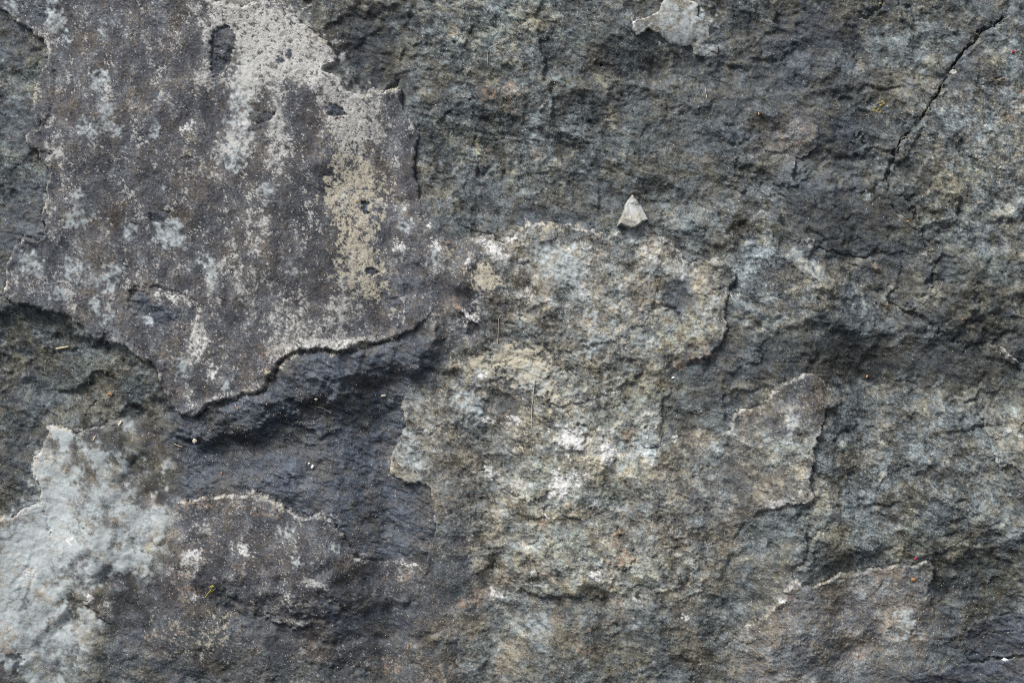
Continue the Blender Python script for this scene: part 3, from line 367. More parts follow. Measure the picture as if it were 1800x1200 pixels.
# chipped-off flecks that show the dark slate under the crust: (u, v, ru, rv, angle)
HOLES = [pts("374 62 384 51 400 47 412 56 418 72 414 92 408 104 404 116 392 124 385 136 374 140 373 118 371 96 372 78"), pts("566 188 578 183 594 188 606 195 612 201 600 206 588 209 576 202"),
    pts("502 96 510 88 516 90 516 100 508 105 502 102"), pts("486 104 494 102 499 107 493 114 487 110"), pts("228 512 236 508 252 510 258 520 262 530 272 535 290 536 306 545 312 558 306 570 292 574 276 566 262 556 244 548 234 540 228 534"),
    pts("262 374 280 370 300 372 298 382 286 392 268 392 262 384"), pts("634 356 642 350 648 360 646 374 638 378 634 368"), pts("640 470 654 468 664 478 658 486 644 482"), pts("326 538 342 536 348 546 342 564 330 560"), pts("680 525 700 522 706 532 696 542 682 540"), pts("440 198 470 196 486 204 478 214 456 220 440 210")]
hole = zeros() - 99.0
for P in HOLES:
    hole = np.maximum(hole, sdf(P, 1.6, 18, 20))
dn1 = noise(85, 26, 5, 1.3); dn2 = noise(86, 10, 3.4, 0.4)
flecks = sst(1.05, 1.25, dn1 + 0.30 * dn2)                          # small pits through lichen and streak
hole_m = sst(-0.8, 1.2, hole)

# cracks: outline, half width, depth
CRACKS = [
    (pts("1765 35 1745 48 1727 57 1720 68 1705 82 1690 98 1680 115 1672 128 1660 150 1650 170 1640 178 1626 203 1612 220 1602 233 1586 245 1579 262 1574 282"), 2.8, 13),
    (pts("1556 0 1545 14 1530 28 1518 32 1508 22"), 2.2, 6), (pts("1580 8 1560 22 1540 28"), 1.6, 3), (pts("1508 240 1516 232 1521 244 1523 252"), 2.0, 5), (pts("1523 252 1550 262 1572 268"), 1.5, 3),
    (pts("1562 315 1574 330 1586 345 1596 353"), 2.0, 5), (pts("1545 517 1562 524 1574 534 1586 545 1602 552 1622 557 1638 568 1652 582 1664 592 1684 602"), 2.2, 6), (pts("1654 450 1648 462 1641 472 1640 490 1642 500 1634 508"), 2.0, 5), (pts("1752 600 1765 618 1780 634 1792 642 1798 652"), 2.4, 7),
    (pts("568 575 580 590 584 600"), 1.5, 3), (pts("90 180 92 195 88 212 76 218"), 1.3, 2.5), (pts("130 202 150 200 172 208 176 216"), 1.1, 1.6), (pts("195 240 220 234 240 226"), 1.2, 1.8), (pts("72 900 78 912 80 930 84 940"), 2.2, 6), (pts("138 905 138 924 150 936"), 1.6, 4), (pts("135 1062 150 1068 165 1078 178 1094 200 1108"), 2.0, 5), (pts("20 1153 40 1160 28 1174 26 1186"), 2.4, 7),
    (pts("905 868 920 877 940 880 960 876"), 1.8, 4), (pts("1150 540 1166 536 1182 542 1200 556"), 2.2, 5), (pts("560 1084 590 1100 600 1072"), 1.2, 2), (pts("450 1083 490 1088 515 1100 540 1104"), 1.8, 4), (pts("560 1040 580 1050 600 1064 606 1074"), 1.6, 3.5), (pts("995 650 1010 632 1040 636"), 1.4, 2.5), (pts("1700 1128 1704 1150 1710 1165"), 2.0, 5), (pts("1720 1126 1740 1112 1760 1118 1790 1110 1800 1100"), 1.4, 2), (pts("1710 1158 1730 1150 1752 1138 1780 1136"), 1.4, 2.2),
    (pts("320 580 334 584 346 578"), 1.8, 3), (pts("322 283 336 278 348 284 352 298"), 1.8, 3), (pts("830 548 850 566 880 566 905 570"), 1.4, 3), (pts("1060 1150 1100 1140 1140 1146"), 1.2, 2), (pts("1345 640 1400 636 1450 642 1500 626"), 1.2, 1.6), (pts("950 300 990 292 1020 286"), 1.0, 1.4), (pts("1060 545 1100 525 1130 500"), 1.2, 1.6), (pts("700 140 690 146 676 158"), 3.0, 8), (pts("706 134 720 124 740 118 760 124"), 1.8, 3),
    (pts("0 768 20 776 44 784"), 1.4, 2.5), (pts("845 822 862 838 880 846 905 846"), 1.6, 3), (pts("1160 690 1172 704 1162 716"), 1.6, 4), (pts("1250 770 1256 758 1262 748"), 1.2, 2), (pts("1160 955 1178 962 1198 966"), 1.4, 2.5), (pts("1190 948 1230 950 1262 958"), 1.2, 2),
]
crack_h = zeros()
for P, w, d in CRACKS:
    q = line_dist(P, 1.6, 18, 20)
    crack_h -= d * (1 - sst(w * 0.3, w * 1.6, q * (1 + 0.25 * TW))) * np.clip(0.75 + 0.45 * cr3, 0.1, 1.2)

# small broken steps within the layers (relief only): outline, rise, roll
STEPS = [
    (pts("1240 455 1262 452 1285 463 1296 480 1290 498 1272 510 1250 505 1262 490 1262 474 1250 466"), 4, 4), (pts("1185 604 1215 590 1262 590 1275 600 1258 622 1226 632 1192 644"), 3, 3), (pts("1122 760 1128 750 1160 752 1164 770 1160 784 1140 790 1124 780"), 4, 3), (pts("855 815 868 812 890 822 905 842 930 846 960 850 958 872 930 880 905 868 872 850"), 5, 4),
    (pts("960 700 1000 690 1040 676 1090 664 1130 650 1122 664 1096 676 1060 692 1020 706 980 714"), 4, 3), (pts("915 560 960 540 1030 520 1090 500 1130 470 1160 500 1140 560 1080 600 990 620 930 600"), 3, 8), (pts("1070 950 1080 936 1110 940 1115 980 1104 998 1085 1000 1072 980"), 4, 3), (pts("890 1000 930 960 1000 950 1060 980 1080 1020 1060 1050 1000 1046 950 1050 900 1030"), 4, 5),
    (pts("710 70 712 68 730 64 752 64 756 72 740 76 722 78"), 3, 3), (pts("850 655 870 640 905 632 960 640 980 670 960 700 930 690 905 670 880 662 858 672"), 3, 4), (pts("1365 430 1400 440 1430 470 1440 490 1420 492 1396 474 1376 456"), 3, 5), (pts("1160 380 1200 376 1240 400 1250 440 1220 450 1190 420"), 2.5, 5), (pts("1600 535 1590 530 1600 522 1606 536 1604 548 1594 546"), 4, 3),
    (pts("455 1080 480 1082 510 1088 550 1092 548 1100 520 1106 500 1100 470 1090"), 6, 4), (pts("500 1060 560 1056 610 1062 600 1078 560 1086 510 1078"), 4, 5), (pts("230 505 262 500 310 508 345 530 352 560 340 590 325 580 300 582 262 566 226 545"), -3.5, 5), (pts("60 225 90 228 94 270 70 270 44 256 46 240"), 2.5, 4), (pts("60 140 90 100 98 150 92 200 78 220 60 200"), 2, 5),
    (pts("1000 745 1010 738 1030 770 1022 790 994 790 976 776 978 752"), 4, 3), (pts("1058 780 1074 782 1080 804 1070 822 1056 818"), 4, 3), (pts("820 960 860 970 865 1000 838 1008 828 990"), 4, 3), (pts("910 1000 930 992 950 1000 944 1018 920 1022"), 4, 4), (pts("806 540 824 544 842 560 836 570 818 564"), 4, 3),
    (pts("318 738 400 705 470 690 480 655 520 615 640 600 760 575 790 640 745 656 690 664 640 680 600 700 566 704 530 724 490 730 462 752 446 776 400 782 350 790 318 770"), 17, 30), (pts("440 768 456 744 500 736 530 748 560 770 600 760 560 735 520 722 470 730"), 4, 5),
    (pts("530 640 560 622 620 620 660 606 700 606 690 640 640 660 590 668 540 668"), 4, 8), (pts("350 780 420 775 450 745 500 740 560 760 540 800 440 800 380 800"), -4, 10), (pts("450 840 560 800 660 830 680 900 620 930 520 900"), 2.5, 14),
]
STEPS += [(pts("1300 262 1330 236 1350 262 1342 300 1310 306 1296 286"), 6, 5), (pts("1345 270 1400 276 1430 300 1400 330 1360 326 1338 300"), 6, 6), (pts("1290 300 1330 306 1340 330 1300 340 1276 322"), 4, 5), (pts("1130 150 1200 140 1260 170 1240 200 1170 190"), 5, 12), (pts("1000 130 1080 150 1060 190 990 180"), 4, 10), (pts("760 60 840 70 900 110 860 140 780 120"), 4, 10), (pts("1400 90 1470 110 1500 160 1440 170 1390 130"), 5, 12),
    (pts("1330 60 1400 70 1380 110 1320 100"), 4, 8), (pts("1500 300 1560 290 1566 310 1520 336 1470 330"), 4, 6), (pts("1640 440 1700 470 1720 540 1680 590 1650 560 1636 500"), 5, 8), (pts("1600 350 1660 380 1700 430 1650 440 1612 400"), -5, 10), (pts("860 150 930 160 920 210 870 200"), 4, 6), (pts("1700 600 1760 612 1800 650 1800 700 1740 680 1690 640"), -5, 12), (pts("1440 460 1520 470 1560 500 1500 530 1430 510"), 4, 10), (pts("1480 760 1560 770 1600 820 1540 850 1470 820"), 4, 10), (pts("1620 860 1700 850 1720 900 1650 930 1600 900"), 4, 10)]
CR2 = zeros()
for P, w, d in ((pts("1574 282 1566 300 1562 315"), 2.2, 6), (pts("1596 353 1612 380 1632 440 1652 452"), 1.8, 4), (pts("1684 602 1720 606 1752 602"), 1.8, 4)):
    CR2 -= d * (1 - sst(w * 0.3, w * 1.6, line_dist(P, 2.0, 18, 20)))
crack_h = crack_h + CR2
step_h = zeros(); step_edge = zeros()
for P, d, r in STEPS:
    q = sdf(P, 6.0, 90, 40) if r > 20 else sdf(P, 2.0, 26, 26); step_h += d * sst(-r * 0.4, r * 0.8, q)
    step_edge = np.maximum(step_edge, np.exp(-(q / 2.2) ** 2))

# ------------------------------------------------------------------ compose each layer
def compose(Wf, key, d_edge=None):
    """blend the stones by their weights; returns height, the four colour weights and the skin and stain masks"""
    crust_m = Wf[2] + Wf[3]; rub_m = Wf[4] + Wf[5] + Wf[6]
    s = np.clip(slx, 0, 1) * 0.75 * (1 - Wf[5] - Wf[6])
    hm = hole_m * (1.0 if key == 'crust' else 0.0)
    s = np.maximum(s, hm)
    Wf = [w * (1 - s) for w in Wf]; Wf[0] = Wf[0] + s
    H = sum(w * h for w, h in zip(Wf, K_H)); tone = sum(w * t for w, t in zip(Wf, K_T)) + tone_add * (1 - hm)
    film = np.clip(0.10 + 0.45 * cr3 + 0.42 * CLOUD + 0.25 * rb1 - 1.6 * tone_add, 0, 1)        # dark skin over the milky stone
    W = [Wf[0], Wf[1], Wf[2] + 0.75 * Wf[3] + film * (Wf[5] + Wf[6]), None]
    tone = tone - 0.16 * film * (Wf[5] + Wf[6])
    mixr = np.clip(0.30 + 0.30 * TW, 0, 0.7) * Wf[4]
    W[1] = W[1] + mixr; W[3] = 1 - W[0] - W[1] - W[2]
    lich = lichen_all * (1 - hm) * np.clip(0.8 + 0.2 * (crust_m + rub_m), 0, 1)
    och = ochre_all * (1 - hm); rus = rust_all * (1 - hm); qz = quartz * (1 - hm)
    och = np.maximum(och, 0.38 * sst(0.9, 2.0, on1 + 0.3 * on2) * (Wf[4] + 0.3 * Wf[1]))
    rus = np.maximum(rus, 0.40 * sst(1.1, 2.2, ln1 * -1 + 0.3 * on2) * (Wf[4] + 0.2 * Wf[2]))
    lich = lich * (1 - 0.95 * flecks * crust_m); och = och * (1 - 0.95 * flecks * crust_m)
    stray = sst(1.62, 2.1, ln1 + 0.6 * ln2 + 0.25 * cr3) * (0.75 * Wf[2] + 0.4 * Wf[3] + 0.45 * Wf[4] + 0.4 * Wf[5] + 0.12 * Wf[1])
    lich = np.maximum(lich, stray * (1 - hm))
    qz = np.maximum(qz, Wf[5] * (1 - film) * sst(-0.6, 0.8, rb1 + 0.5 * cr1 - 0.6 * CLOUD + 6 * tone_add) * 0.85)
    H = H - 0.5 * flecks * crust_m * np.clip(lf + of, 0, 1)
    H = H + 0.32 * lich + 0.25 * och - 2.6 * hm + step_h + crack_h + 0.5 * rb2 * step_edge
    if d_edge is not None:                                          # a dusty pale lip where the layer broke off
        lip = np.exp(-((d_edge - 1.8) / (2.0 + 0.8 * TW)) ** 2) * np.clip(0.25 + 0.6 * ln1 + 0.4 * cr1, 0, 1) * (1 - MERGE)
        lich = np.maximum(lich, lip * (0.8 * Wf[2] + 0.6 * Wf[3] + 0.75 * Wf[4] + 0.5 * Wf[5] + 0.5 * Wf[6] + 0.15 * Wf[1] + 0.1 * Wf[0]))
    return H, W, tone, np.clip(HUE - 0.10 * Wf[2] - 0.02 * Wf[3], 0, 1), lich, och, rus, qz

HUE = np.clip(0.505 + 0.17 * noise(91, 160, 14, 1.7) + 0.13 * noise(92, 40, 6, 1.4) + 0.06 * rb2 + 0.05 * fine + blobs([(1620, 830, 180, 120, 0, -0.07), (1330, 430, 60, 120, 0, -0.06), (40, 300, 70, 280, 0, -0.16), (960, 200, 260, 180, 0, -0.12), (1400, 120, 160, 120, 0, -0.08), (1000, 800, 220, 260, 0, -0.03), (1560, 1080, 110, 90, 0, 0.14), (1390, 230, 60, 50, 0, 0.15)], 0.3), 0, 1)

# ------------------------------------------------------------------ material
def rock_material():
    m = bpy.data.materials.new('weathered_slate'); m.use_nodes = True
    nt = m.node_tree; N = nt.nodes; Lk = nt.links; bs = N['Principled BSDF']
    def new(t, **kw):
        n = N.new(t)
        for k, v in kw.items(): setattr(n, k, v)
        return n
    def attr(name):
        n = new('ShaderNodeAttribute', attribute_name=name); s = new('ShaderNodeSeparateColor'); Lk.new(n.outputs['Color'], s.inputs[0]); return s.outputs, n.outputs['Alpha']
    def math_(op, a, b=None, clamp=False):
        n = new('ShaderNodeMath', operation=op, use_clamp=clamp)
        for i, x in enumerate((a, b)):
            if x is None: continue
            if hasattr(x, 'default_value'): Lk.new(x, n.inputs[i])
            else: n.inputs[i].default_value = x
        return n.outputs[0]
    def mix(f, a, b, blend='MIX'):
        n = new('ShaderNodeMix', data_type='RGBA', blend_type=blend)
        for i, x in ((0, f), (6, a), (7, b)):
            if hasattr(x, 'default_value'): Lk.new(x, n.inputs[i])
            else: n.inputs[i].default_value = x if i == 0 else (*x, 1)
        return n.outputs[2]
    def ramp(f, stops):
        n = new('ShaderNodeValToRGB'); e = n.color_ramp.elements
        while len(e) < len(stops): e.new(0.5)
        for k, (p, c) in enumerate(stops): e[k].position = p; e[k].color = (*c, 1)
        Lk.new(f, n.inputs[0]); return n.outputs[0]
    tc = new('ShaderNodeTexCoord')
    def ntex(scale, detail=3, rough=0.6):
        n = new('ShaderNodeTexNoise'); n.inputs['Scale'].default_value = scale; n.inputs['Detail'].default_value = detail; n.inputs['Roughness'].default_value = rough
        Lk.new(tc.outputs['Object'], n.inputs['Vector']); return n.outputs[0]
    A, Aa = attr('stone'); B, Ba = attr('skin'); C, Ca = attr('stain')
    g1 = ntex(900, 2); g2 = ntex(420, 3, 0.7)
    grain = math_('ADD', math_('MULTIPLY', math_('SUBTRACT', g1, 0.5), 0.20), math_('MULTIPLY', math_('SUBTRACT', g2, 0.5), 0.26))
    tone = math_('ADD', B[0], grain, True)
    c_sl = ramp(tone, [(0.08, (0.013, 0.0145, 0.019)), (0.36, (0.040, 0.0455, 0.0565)), (0.62, (0.088, 0.100, 0.121)), (0.95, (0.22, 0.23, 0.25))])
    c_sc = ramp(tone, [(0.10, (0.016, 0.018, 0.018)), (0.34, (0.055, 0.060, 0.060)), (0.52, (0.125, 0.136, 0.134)), (0.72, (0.235, 0.252, 0.243)), (0.95, (0.40, 0.42, 0.405))])
    c_cr = ramp(tone, [(0.08, (0.024, 0.0242, 0.027)), (0.36, (0.067, 0.066, 0.071)), (0.60, (0.150, 0.149, 0.149)), (0.92, (0.36, 0.355, 0.345))])
    c_pl = ramp(tone, [(0.10, (0.030, 0.030, 0.027)), (0.34, (0.100, 0.099, 0.090)), (0.55, (0.200, 0.203, 0.186)), (0.76, (0.345, 0.352, 0.33)), (0.96, (0.52, 0.53, 0.51))])
    def wadd(acc, w, c):
        n = new('ShaderNodeVectorMath', operation='SCALE'); Lk.new(c, n.inputs[0]); Lk.new(w, n.inputs['Scale'])
        if acc is None: return n.outputs[0]
        s = new('ShaderNodeVectorMath', operation='ADD'); Lk.new(acc, s.inputs[0]); Lk.new(n.outputs[0], s.inputs[1]); return s.outputs[0]
    col = None
    for w, c in ((A[0], c_sl), (A[1], c_sc), (A[2], c_cr), (Aa, c_pl)): col = wadd(col, w, c)
    hue = math_('ADD', B[1], math_('MULTIPLY', math_('SUBTRACT', g2, 0.5), 0.6), True)
    tint = ramp(hue, [(0.15, (0.90, 0.99, 1.075)), (0.5, (1, 1, 1)), (0.85, (1.13, 1.01, 0.83))])
    col = mix(1.0, col, tint, 'MULTIPLY')
    ol = mix(1.0, col, (1.0, 0.975, 0.78), 'MULTIPLY')
    col = mix(C[1], col, ol)
    qc = mix(g2, (0.25, 0.285, 0.292), (0.43, 0.472, 0.482))
    col = mix(math_('MULTIPLY', C[2], 0.92), col, qc)
    rc = mix(g2, (0.15, 0.09, 0.055), (0.40, 0.30, 0.23))
    col = mix(math_('MULTIPLY', C[0], 0.62), col, rc)
    oc = mix(g2, (0.26, 0.238, 0.182), (0.45, 0.417, 0.33))
    col = mix(math_('MULTIPLY', Ba, 0.88), col, oc)
    lc = mix(g2, (0.33, 0.325, 0.302), (0.52, 0.515, 0.49))
    col = mix(math_('MULTIPLY', B[2], 0.88), col, lc)
    col = mix(math_('MULTIPLY', Ca, 0.8), col, mix(g2, (0.46, 0.455, 0.445), (0.70, 0.70, 0.695)))
    # scattered mica grains
    vo = new('ShaderNodeTexVoronoi'); vo.inputs['Scale'].default_value = 330; Lk.new(tc.outputs['Object'], vo.inputs['Vector'])
    sp = math_('LESS_THAN', vo.outputs['Distance'], 0.16); sv = new('ShaderNodeSeparateColor'); Lk.new(vo.outputs['Color'], sv.inputs[0])
    sp = math_('MULTIPLY', sp, math_('GREATER_THAN', sv.outputs[0], 0.86))
    col = mix(math_('MULTIPLY', sp, 0.5), col, (0.50, 0.49, 0.46))
    Lk.new(col, bs.inputs['Base Color'])
    rg = math_('ADD', math_('MULTIPLY', A[0], -0.16), 0.80); rg = math_('ADD', rg, math_('MULTIPLY', math_('SUBTRACT', g2, 0.5), 0.3), True)
    rg = math_('SUBTRACT', rg, math_('MULTIPLY', sp, 0.5), True); Lk.new(rg, bs.inputs['Roughness']); bs.inputs['Specular IOR Level'].default_value = 0.38
    bmp = new('ShaderNodeBump'); Lk.new(math_('SUBTRACT', 0.6, math_('MULTIPLY', C[2], 0.45)), bmp.inputs['Strength']); bmp.inputs['Distance'].default_value = 0.0007
    Lk.new(math_('ADD', g1, math_('MULTIPLY', g2, 1.3)), bmp.inputs['Height']); Lk.new(bmp.outputs[0], bs.inputs['Normal'])
    return m
ROCK = rock_material()

# ------------------------------------------------------------------ meshes cut from the grid
def to_local(u, v, h):
    return np.stack([(u - 900) * S, (600 - v) * S, h * S], -1)

def link_mesh(name, co, quads, parent=None, mat=None, attrs=None, smooth=True):
    me = bpy.data.meshes.new(name); n = len(co); q = len(quads)
    me.vertices.add(n); me.vertices.foreach_set('co', np.ascontiguousarray(co, np.float32).ravel())
    me.loops.add(q * 4); me.loops.foreach_set('vertex_index', np.ascontiguousarray(quads, np.int32).ravel())
    me.polygons.add(q); me.polygons.foreach_set('loop_start', np.arange(0, q * 4, 4, dtype=np.int32))
    me.polygons.foreach_set('use_smooth', np.full(q, smooth))
    for k, a in (attrs or {}).items():
        at = me.attributes.new(k, 'FLOAT_COLOR', 'POINT'); at.data.foreach_set('color', np.ascontiguousarray(a, np.float32).ravel())
    me.update(calc_edges=True); me.validate()
    if mat: me.materials.append(mat)
    o = bpy.data.objects.new(name, me); scn.collection.objects.link(o)
    if parent: o.parent = parent
    return o

def cut(name, cells, H, F, parent, d=None, drop=22.0):
    """mesh of the chosen grid cells, its rim pulled onto the outline, with broken sides going down into the rock"""
    vm = np.zeros((NY, NX), bool)
    vm[:-1, :-1] |= cells; vm[1:, :-1] |= cells; vm[:-1, 1:] |= cells; vm[1:, 1:] |= cells
    idx = np.full((NY, NX), -1, np.int64); n = int(vm.sum()); idx[vm] = np.arange(n)
    u = UU[vm].copy(); v = VV[vm].copy()
    full = np.zeros((NY, NX), bool)
    full[1:-1, 1:-1] = cells[:-1, :-1] & cells[1:, :-1] & cells[:-1, 1:] & cells[1:, 1:]
    if d is not None:
        gy, gx = np.gradient(d, ST); b = ~full[vm]
        gn = np.maximum(np.hypot(gx, gy), 0.3)[vm]; dd = np.clip(d[vm], -ST, ST)
        u[b] -= (dd * gx[vm] / gn)[b]; v[b] -= (dd * gy[vm] / gn)[b]
    co = to_local(u, v, H[vm])
    a, b, c, e = idx[:-1, :-1][cells], idx[1:, :-1][cells], idx[1:, 1:][cells], idx[:-1, 1:][cells]
    quads = [np.stack([a, b, c, e], -1)]
    cp = np.pad(cells, 1)
    E = []
    for (dy, dx, p, q) in ((0, -1, (0, 0), (1, 0)), (0, 1, (1, 1), (0, 1)), (-1, 0, (0, 1), (0, 0)), (1, 0, (1, 0), (1, 1))):
        nb = cp[1 + dy:1 + dy + cells.shape[0], 1 + dx:1 + dx + cells.shape[1]]
        ii, jj = np.nonzero(cells & ~nb)
        E.append(np.stack([idx[ii + p[0], jj + p[1]], idx[ii + q[0], jj + q[1]]], -1))
    E = np.concatenate(E)
    rim = np.unique(E); m = len(rim); r2 = np.full(n, -1, np.int64); r2[rim] = np.arange(m)
    top = co[rim]; bot = top.copy(); bot[:, 2] -= drop * S
    quads.append(np.stack([n + r2[E[:, 1]], n + r2[E[:, 0]], n + m + r2[E[:, 0]], n + m + r2[E[:, 1]]], -1))
    co = np.concatenate([co, top, bot])
    attrs = {}
    for k, f in F.items():
        x = np.stack([ch[vm] for ch in f], -1); attrs[k] = np.concatenate([x, x[rim], x[rim]])
    return link_mesh(name, co, np.concatenate(quads), parent, ROCK, attrs)

def centre(f): return 0.25 * (f[:-1, :-1] + f[1:, :-1] + f[:-1, 1:] + f[1:, 1:])

rock = bpy.data.objects.new('rock_face', None); scn.collection.objects.link(rock)
rock.matrix_world = R
rock['label'] = 'weathered grey slate rock face of broken layers with white lichen and pale patches'
rock['category'] = 'rock'

D = {}
for (_, key, *_r) in LAYERS:
    D[key] = sdf(OUT[key], {'crust': 1.3, 'tip': 1.2, 'block': 1.3, 'chip': 0.8, 'flake': 0.5, 'nub': 0.4}.get(key, 1.7), 40, 90)
covered = np.zeros((NY, NX), np.float32) - 999.0
for k in D: covered = np.maximum(covered, D[k])

# where a layer thins out and passes into its neighbours without a broken edge: (u, v, ru, rv, angle, amount)
THIN = {
    'centre': [(800, 1030, 130, 60, 15, 1), (930, 1080, 130, 60, 0, 1), (1120, 1075, 150, 50, 0, 1), (1265, 1010, 70, 80, 0, 1), (1330, 930, 50, 40, -30, .8), (765, 480, 60, 110, 0, 1.2), (770, 600, 50, 70, 0, 1.2), (760, 680, 50, 20, 0, .7), (1279, 545, 22, 60, 0, .45), (755, 850, 30, 16, 0, .4), (762, 920, 20, 60, 0, .4), (1172, 740, 30, 70, 0, .6), (1190, 660, 30, 34, 0, .9), (1235, 756, 60, 24, 0, .8), (1150, 410, 60, 30, 40, .3), (1230, 465, 40, 20, 30, .4), (720, 690, 40, 20, 0, .6)],
    'crust': [(736, 300, 22, 80, 0, .5), (765, 470, 60, 115, 0, 1.2), (715, 192, 22, 26, 0, .8), (120, 570, 40, 20, 20, .4)],
    'pale': [(270, 900, 70, 120, 0, .9), (290, 830, 45, 80, 0, 1.1), (245, 745, 60, 24, 0, 1), (200, 1080, 100, 70, -40, 1.2), (290, 950, 36, 90, 0, 1.2), (130, 1190, 80, 70, 0, 1.2), (155, 1130, 50, 60, 0, 1)],
    'lowcrust': [(500, 1072, 170, 46, 0, 1.2), (700, 1030, 80, 40, 0, 1.2), (310, 1060, 80, 50, 0, 1.2), (285, 960, 36, 90, 0, 1.2), (730, 998, 30, 20, 0, .8), (600, 1050, 90, 40, 0, 1.2)],
    'corner': [(1650, 1060, 16, 40, 0, .5), (1320, 1090, 40, 30, -40, .4), (1665, 1125, 40, 40, 0, .9), (1570, 1165, 110, 50, 0, 1.2), (1400, 1230, 160, 60, 0, 1.2), (1300, 1160, 50, 50, 0, 1)],
    'block': [(1620, 350, 80, 60, 30, 1.1), (1740, 430, 160, 60, 10, 1.2), (1850, 440, 100, 60, 0, 1.2), (1575, 300, 30, 30, 0, .9)],
    'edgepale': [(1780, 700, 60, 20, 0, 1), (1840, 850, 60, 20, 0, 1)],
    'plate': [(1500, 335, 80, 24, 0, 1), (1395, 400, 20, 40, 0, .8), (1600, 450, 40, 16, 0, .9), (1440, 343, 40, 14, 0, .3)],
    'patch': [(1340, 235, 50, 60, 0, 1.2), (1390, 190, 60, 26, 0, 1.2), (1380, 275, 40, 16, 0, .9)],
    'tip': [(1245, 60, 18, 40, 0, .9), (1200, 84, 50, 14, 0, .6), (1122, 56, 14, 12, 0, .6)],
    'bluebed': [], 'lowbed': [(1580, 1190, 80, 30, 0, .8)],
}
FADE = {}; MERGE = zeros()
for key in D:
    th = np.clip(blobs(THIN.get(key, []), 0.2), 0, 1); th = blur(th, 5)
    FADE[key] = 1 - th
    MERGE = np.maximum(MERGE, th * np.exp(-np.abs(D[key]) / 34))
MERGE = np.clip(MERGE * 1.15, 0, 1)

# which stone each layer is made of, and the mixed ground where layers pass into one another
own = {}
base_w = [zeros() for _ in KINDS]; base_w[1] += 1
ZONES = [(2, [(430, 1130, 200, 70, 0, .8), (620, 1060, 150, 50, 0, .7), (700, 1150, 160, 60, 0, .6), (760, 1060, 70, 50, 0, .6), (260, 1100, 70, 60, 0, .5)]), (4, [(880, 1140, 160, 80, 0, .75), (1180, 1120, 170, 60, 0, .6), (1330, 980, 60, 60, 0, .35), (280, 800, 40, 60, 0, .5), (1310, 1140, 60, 60, 0, .5), (1230, 340, 60, 60, 0, .3)]), (3, [(1600, 1170, 80, 30, 0, .5), (1360, 1190, 90, 40, 0, .6)])]
for k, bl in ZONES:
    q = np.clip(blobs(bl, 0.4), 0, 1)
    base_w = [w * (1 - q) for w in base_w]; base_w[k] = base_w[k] + q
base_w = [w * (1 - slate_in) for w in base_w]; base_w[0] = base_w[0] + slate_in
comp = [w.copy() for w in base_w]
for (name, key, rise, roll, kind, label) in LAYERS:
    ins = (D[key] > 0).astype(np.float32)
    w = [zeros() for _ in KINDS]
    if kind == 'darkschist': w[1] += 0.85; w[0] += 0.15
    else: w[KINDS.index(kind)] += 1
    if key == 'centre':                                             # the left margin of the middle slab is crusted like its neighbour
        q = np.clip(blobs([(790, 480, 70, 90, 0, 1), (800, 570, 60, 60, 0, .6), (790, 900, 40, 110, 0, .35), (790, 1000, 60, 40, 0, .6), (1430, 700, 50, 40, 0, .9), (1300, 880, 90, 70, 0, .3), (1350, 740, 40, 40, 0, .5)], 0.35), 0, 1)
        w[4] = w[4] * (1 - q); w[2] = w[2] + q
    own[key] = w
    comp = [c * (1 - ins) + x * ins for c, x in zip(comp, w)]
comp = [blur(c, 16) for c in comp]
def merged(w): return [a * (1 - MERGE) + b * MERGE for a, b in zip(w, comp)]

TOP = np.full((NY, NX), -99.0, np.float32)                           # visible surface height, for things lying on the rock
taken = np.zeros((NY - 1, NX - 1), bool)
for (name, key, rise, roll, kind, label) in LAYERS:
    d = D[key]; fade = FADE[key]
    H, W, tone, hue, lich, och, rus, qz = compose(merged(own[key]), key, d)
    prof = 0.30 + 0.70 * np.sqrt(np.clip(1 - (1 - np.clip(d / roll, 0, 1)) ** 2, 0, 1))
    curl = 1.2 * np.exp(-((d - 5) / 5) ** 2) * (kind in ('crust', 'greycrust')) * fade
    if key == 'plate': tone = tone - 0.03
    if key in ('chip', 'tip'): qz = np.maximum(qz, np.clip(0.45 + 0.25 * rb1 + 0.12 * rb2, 0, 0.9) * (1 - flecks)); hue = hue + 0.36; rise = rise * (0.75 + 0.010 * (VV - 348)) if key == 'chip' else rise
    if key == 'chip': lich = np.maximum(lich, 0.35 * (1 - flecks)); H = H + 2.0 * fd + 5.0 * sst(1111, 1126, UU - 0.25 * (VV - 348)) * -1
    if key in ('flake', 'nub'): tone = tone + 0.02
    Z = big + 0.05 + rise * fade * prof + H * np.maximum(np.clip(0.45 + d / 8, 0.3, 1), MERGE) + curl
    cells = (centre(d) > 0) & ~taken
    taken |= cells
    o = cut(name, cells, Z, {'stone': W, 'skin': (tone, hue, lich, och), 'stain': (rus, olive_all, qz, chalk_all)}, rock, d, float(np.max(rise)) + 14)
    o['label'] = label
    cm = d > 0; TOP[cm] = np.maximum(TOP[cm], Z[cm])

# bedrock: everything the layers leave open, running a little way in under them, hollowed along their lower edges
H, W, tone, hue, lich, och, rus, qz = compose(merged(base_w), 'bed', None)
gap = np.exp(-(covered / 2.6) ** 2) * (covered > -30) * np.clip(1 - 1.3 * MERGE, 0, 1)
Z = big + H - 1.1 * gap * np.clip(0.7 + 0.5 * TW, 0.1, 1.3)
Z = Z - 3.0 * sst(0.8, 9, covered)
cells = centre(covered) < 9
o = cut('bedrock', cells, Z, {'stone': W, 'skin': (tone, hue, lich * 0.9, och), 'stain': (rus, olive_all, qz, chalk_all)}, rock, None, 40)
o['label'] = 'dark mottled bedrock showing between the broken layers'
cm = covered <= 0; TOP[cm] = Z[cm]

